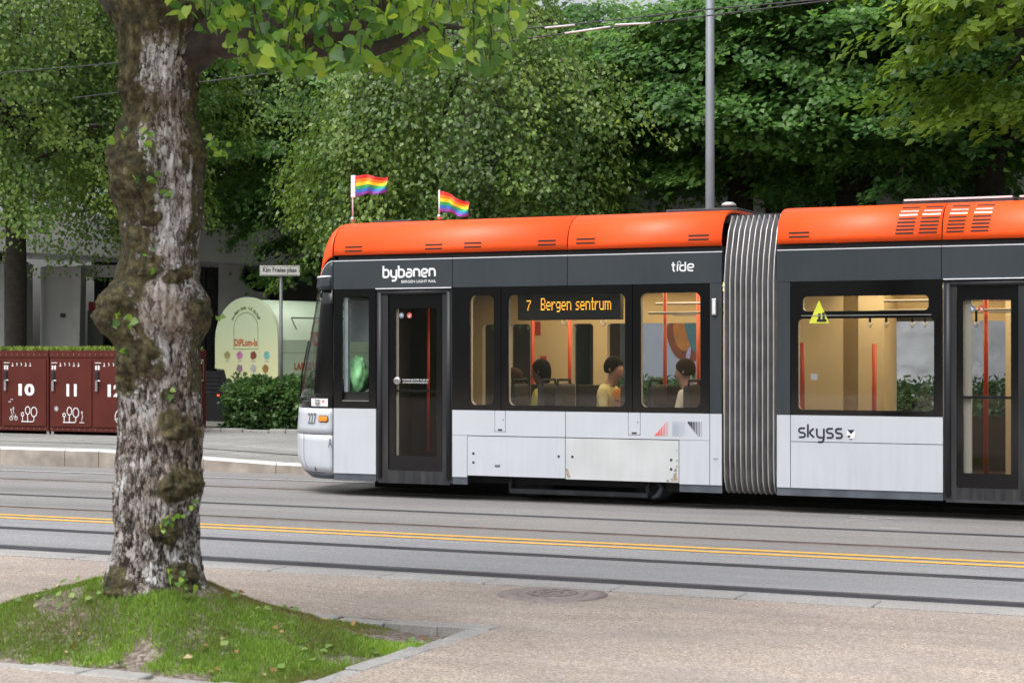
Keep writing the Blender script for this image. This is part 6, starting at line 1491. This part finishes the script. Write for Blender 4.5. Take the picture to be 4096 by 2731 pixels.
limbs = [([(400, 130), (480, 88), (560, 88), (640, 70), (730, 95), (800, 85), (850, 40), (900, -40), (960, -160)], [.20, .135, .115, .105, .10, .085, .06, .05, .03], [11.2, 11.1, 11.0, 10.9, 10.85, 10.8, 10.8, 10.7, 10.6]),
         ([(730, 95), (820, 118), (900, 100), (990, 60), (1080, 70)], [.08, .055, .04, .025, .01], [10.85, 10.8, 10.9, 11.0, 11.1]), ([(320, 0), (230, -90), (120, -200), (0, -330)], [.22, .16, .12, .06], [11.2, 11.4, 11.7, 12.0]), ([(400, -60), (470, -220), (560, -420)], [.2, .14, .08], [11.2, 11.0, 10.8]), ([(350, -250), (330, -420), (300, -640)], [.22, .16, .06], [11.2, 11.4, 11.6]), ([(380, -250), (300, -400), (500, -520)], [.14, .10, .04], [11.2, 10.2, 9.2])]
def spl(pts):
    out = []
    for i in range(len(pts) - 1):
        for k in range(4):
            p0 = pts[max(i - 1, 0)]; p1 = pts[i]; p2 = pts[i + 1]; p3 = pts[min(i + 2, len(pts) - 1)]; t = k / 4
            out.append(.5 * ((2 * p1) + (p2 - p0) * t + (2 * p0 - 5 * p1 + 4 * p2 - p3) * t * t + (3 * p1 - p0 - 3 * p2 + p3) * t ** 3))
    return out + [pts[-1]]
for pts, rad, dd in limbs:
    w = spl([dp(x, y, d) for (x, y), d in zip(pts, dd)]); rr = []
    for i in range(len(w)):
        t = i / (len(w) - 1) * (len(rad) - 1); k = min(int(t), len(rad) - 2); rr.append((rad[k] + (rad[k + 1] - rad[k]) * (t - k)) * (1 + .16 * noise.noise(Vector((i * .9, len(pts), 0)))))
    LT_(tube('limb', w, rr, 'limb_bark', lime, 14))
# leaf sprays hanging from the limbs
leafmat('leaf_front', (0.05, 0.14, 0.035), (0.16, 0.32, 0.05), (0.42, 0.58, 0.09), .52)
LOW = [(430, 40), (490, 60), (540, 110), (580, 165), (640, 150), (680, 175), (720, 130), (780, 150), (830, 140), (880, 175), (920, 165), (960, 140), (1010, 165), (1050, 120), (1090, 175), (1110, 215), (1140, 110), (1190, 85), (1240, 55), (1270, 20)]
def lowy(x):
    for (a, b), (c, d) in zip(LOW, LOW[1:]):
        if a <= x <= c: return b + (d - b) * (x - a) / (c - a)
    return 0
P = []; TW = []
for k in range(250):
    x = R.uniform(440, 1190); lim = lowy(x)
    if x > 1000 and R.random() < .6: continue
    ys = R.uniform(-90, lim * .75); d0 = R.choice((R.uniform(10.2, 10.8), R.uniform(11.0, 12.1), R.uniform(11.0, 12.1))); ln = min(R.uniform(40, 130), max(15, lim - ys)); dxx = R.uniform(-25, 45)
    a = dp(x, ys, d0); b = dp(x + dxx * .6, ys + ln * .55, d0 - .05); c = dp(x + dxx, ys + ln, d0 - .08)
    TW.append(tube_geo([a, b, c], [.006, .004, .002], 4, False))
    for i in range(R.randint(5, 10)):
        t = R.uniform(.05, 1); q = a.lerp(b, t * 2) if t < .5 else b.lerp(c, t * 2 - 1); P.append(q + Vector((R.gauss(0, .05), R.gauss(0, .07), R.gauss(0, .03))))
for (x, y, cnt, sp_) in ((495, 335, 9, 14), (510, 352, 5, 8), (345, 325, 4, 12), (340, 300, 3, 10), (330, 345, 1, 4), (335, 412, 5, 14), (390, 440, 4, 12), (330, 580, 3, 8), (265, 720, 5, 14), (300, 735, 4, 12), (500, 725, 3, 5), (285, 810, 3, 6), (380, 1200, 9, 14), (412, 1180, 4, 10), (440, 1160, 2, 6), (445, 1150, 1, 2), (400, 1320, 9, 16), (430, 1335, 5, 12), (400, 900, 2, 5), (350, 620, 2, 6), (480, 320, 3, 8), (260, 320, 4, 10), (275, 300, 3, 10), (400, 8, 3, 10), (510, 12, 5, 14)):
    for i in range(cnt):
        xx, yy = x + R.gauss(0, sp_), y + R.gauss(0, sp_ * .7); l_, r_ = sil(yy); off = abs(xx - (l_ + r_) / 2) / ((r_ - l_) / 2)
        dep = 11.18 - (r_ - l_) / 2 / PM * math.sqrt(max(0, 1 - min(1, off) ** 2)) - .13; P.append(dp(xx, yy, dep))
P = np.array(P); n_ = len(P)
Tn = np.c_[NR.normal(0, .75, n_), NR.normal(0, .75, n_), -NR.uniform(.2, 1.2, n_)]; Nn = np.array((EF[0], EF[1], .9)) * .8 + NR.normal(0, .8, (n_, 3))
ld_ = leaves('leaf', P, Tn, Nn, np.where(P[:, 2] > 3.2, NR.uniform(.052, .10, n_), NR.uniform(.03, .055, n_)), np.clip(NR.normal(.48, .3, n_), 0, 1), 'leaf_front', lime, heart=True); LT_(ld_)
ld_['kind'] = 'stuff'; ld_.name = 'leaf_sprays'
LT_(multi('twigs', TW, 'limb_bark', lime))['kind'] = 'stuff'
# the crown above the frame
n_ = 15000; u = NR.normal(0, 1, (n_, 3)); u /= np.linalg.norm(u, axis=1, keepdims=True); r_ = NR.uniform(.2, 1, n_) ** .5
P = np.c_[lt[0] + u[:, 0] * 3.3 * r_, lt[1] + u[:, 1] * 3.0 * r_, 6.9 + u[:, 2] * 2.1 * r_]
dep = -P[:, 0] * ST + P[:, 1] * CT; keep = (P[:, 2] > CAMH + 1435 / FPX * dep + .12); P = P[keep]; n_ = len(P)
cr_ = leaves('crown', P, np.c_[NR.normal(0, .6, n_), NR.normal(0, .6, n_), -np.ones(n_)], NR.normal(0, .6, (n_, 3)) + np.array((0, 0, .8)), NR.uniform(.09, .16, n_), np.clip(NR.normal(.5, .2, n_), 0, 1), 'leaf_front', lime, .45); LT_(cr_)
# a second street lime further along reaches in from above at the upper edge
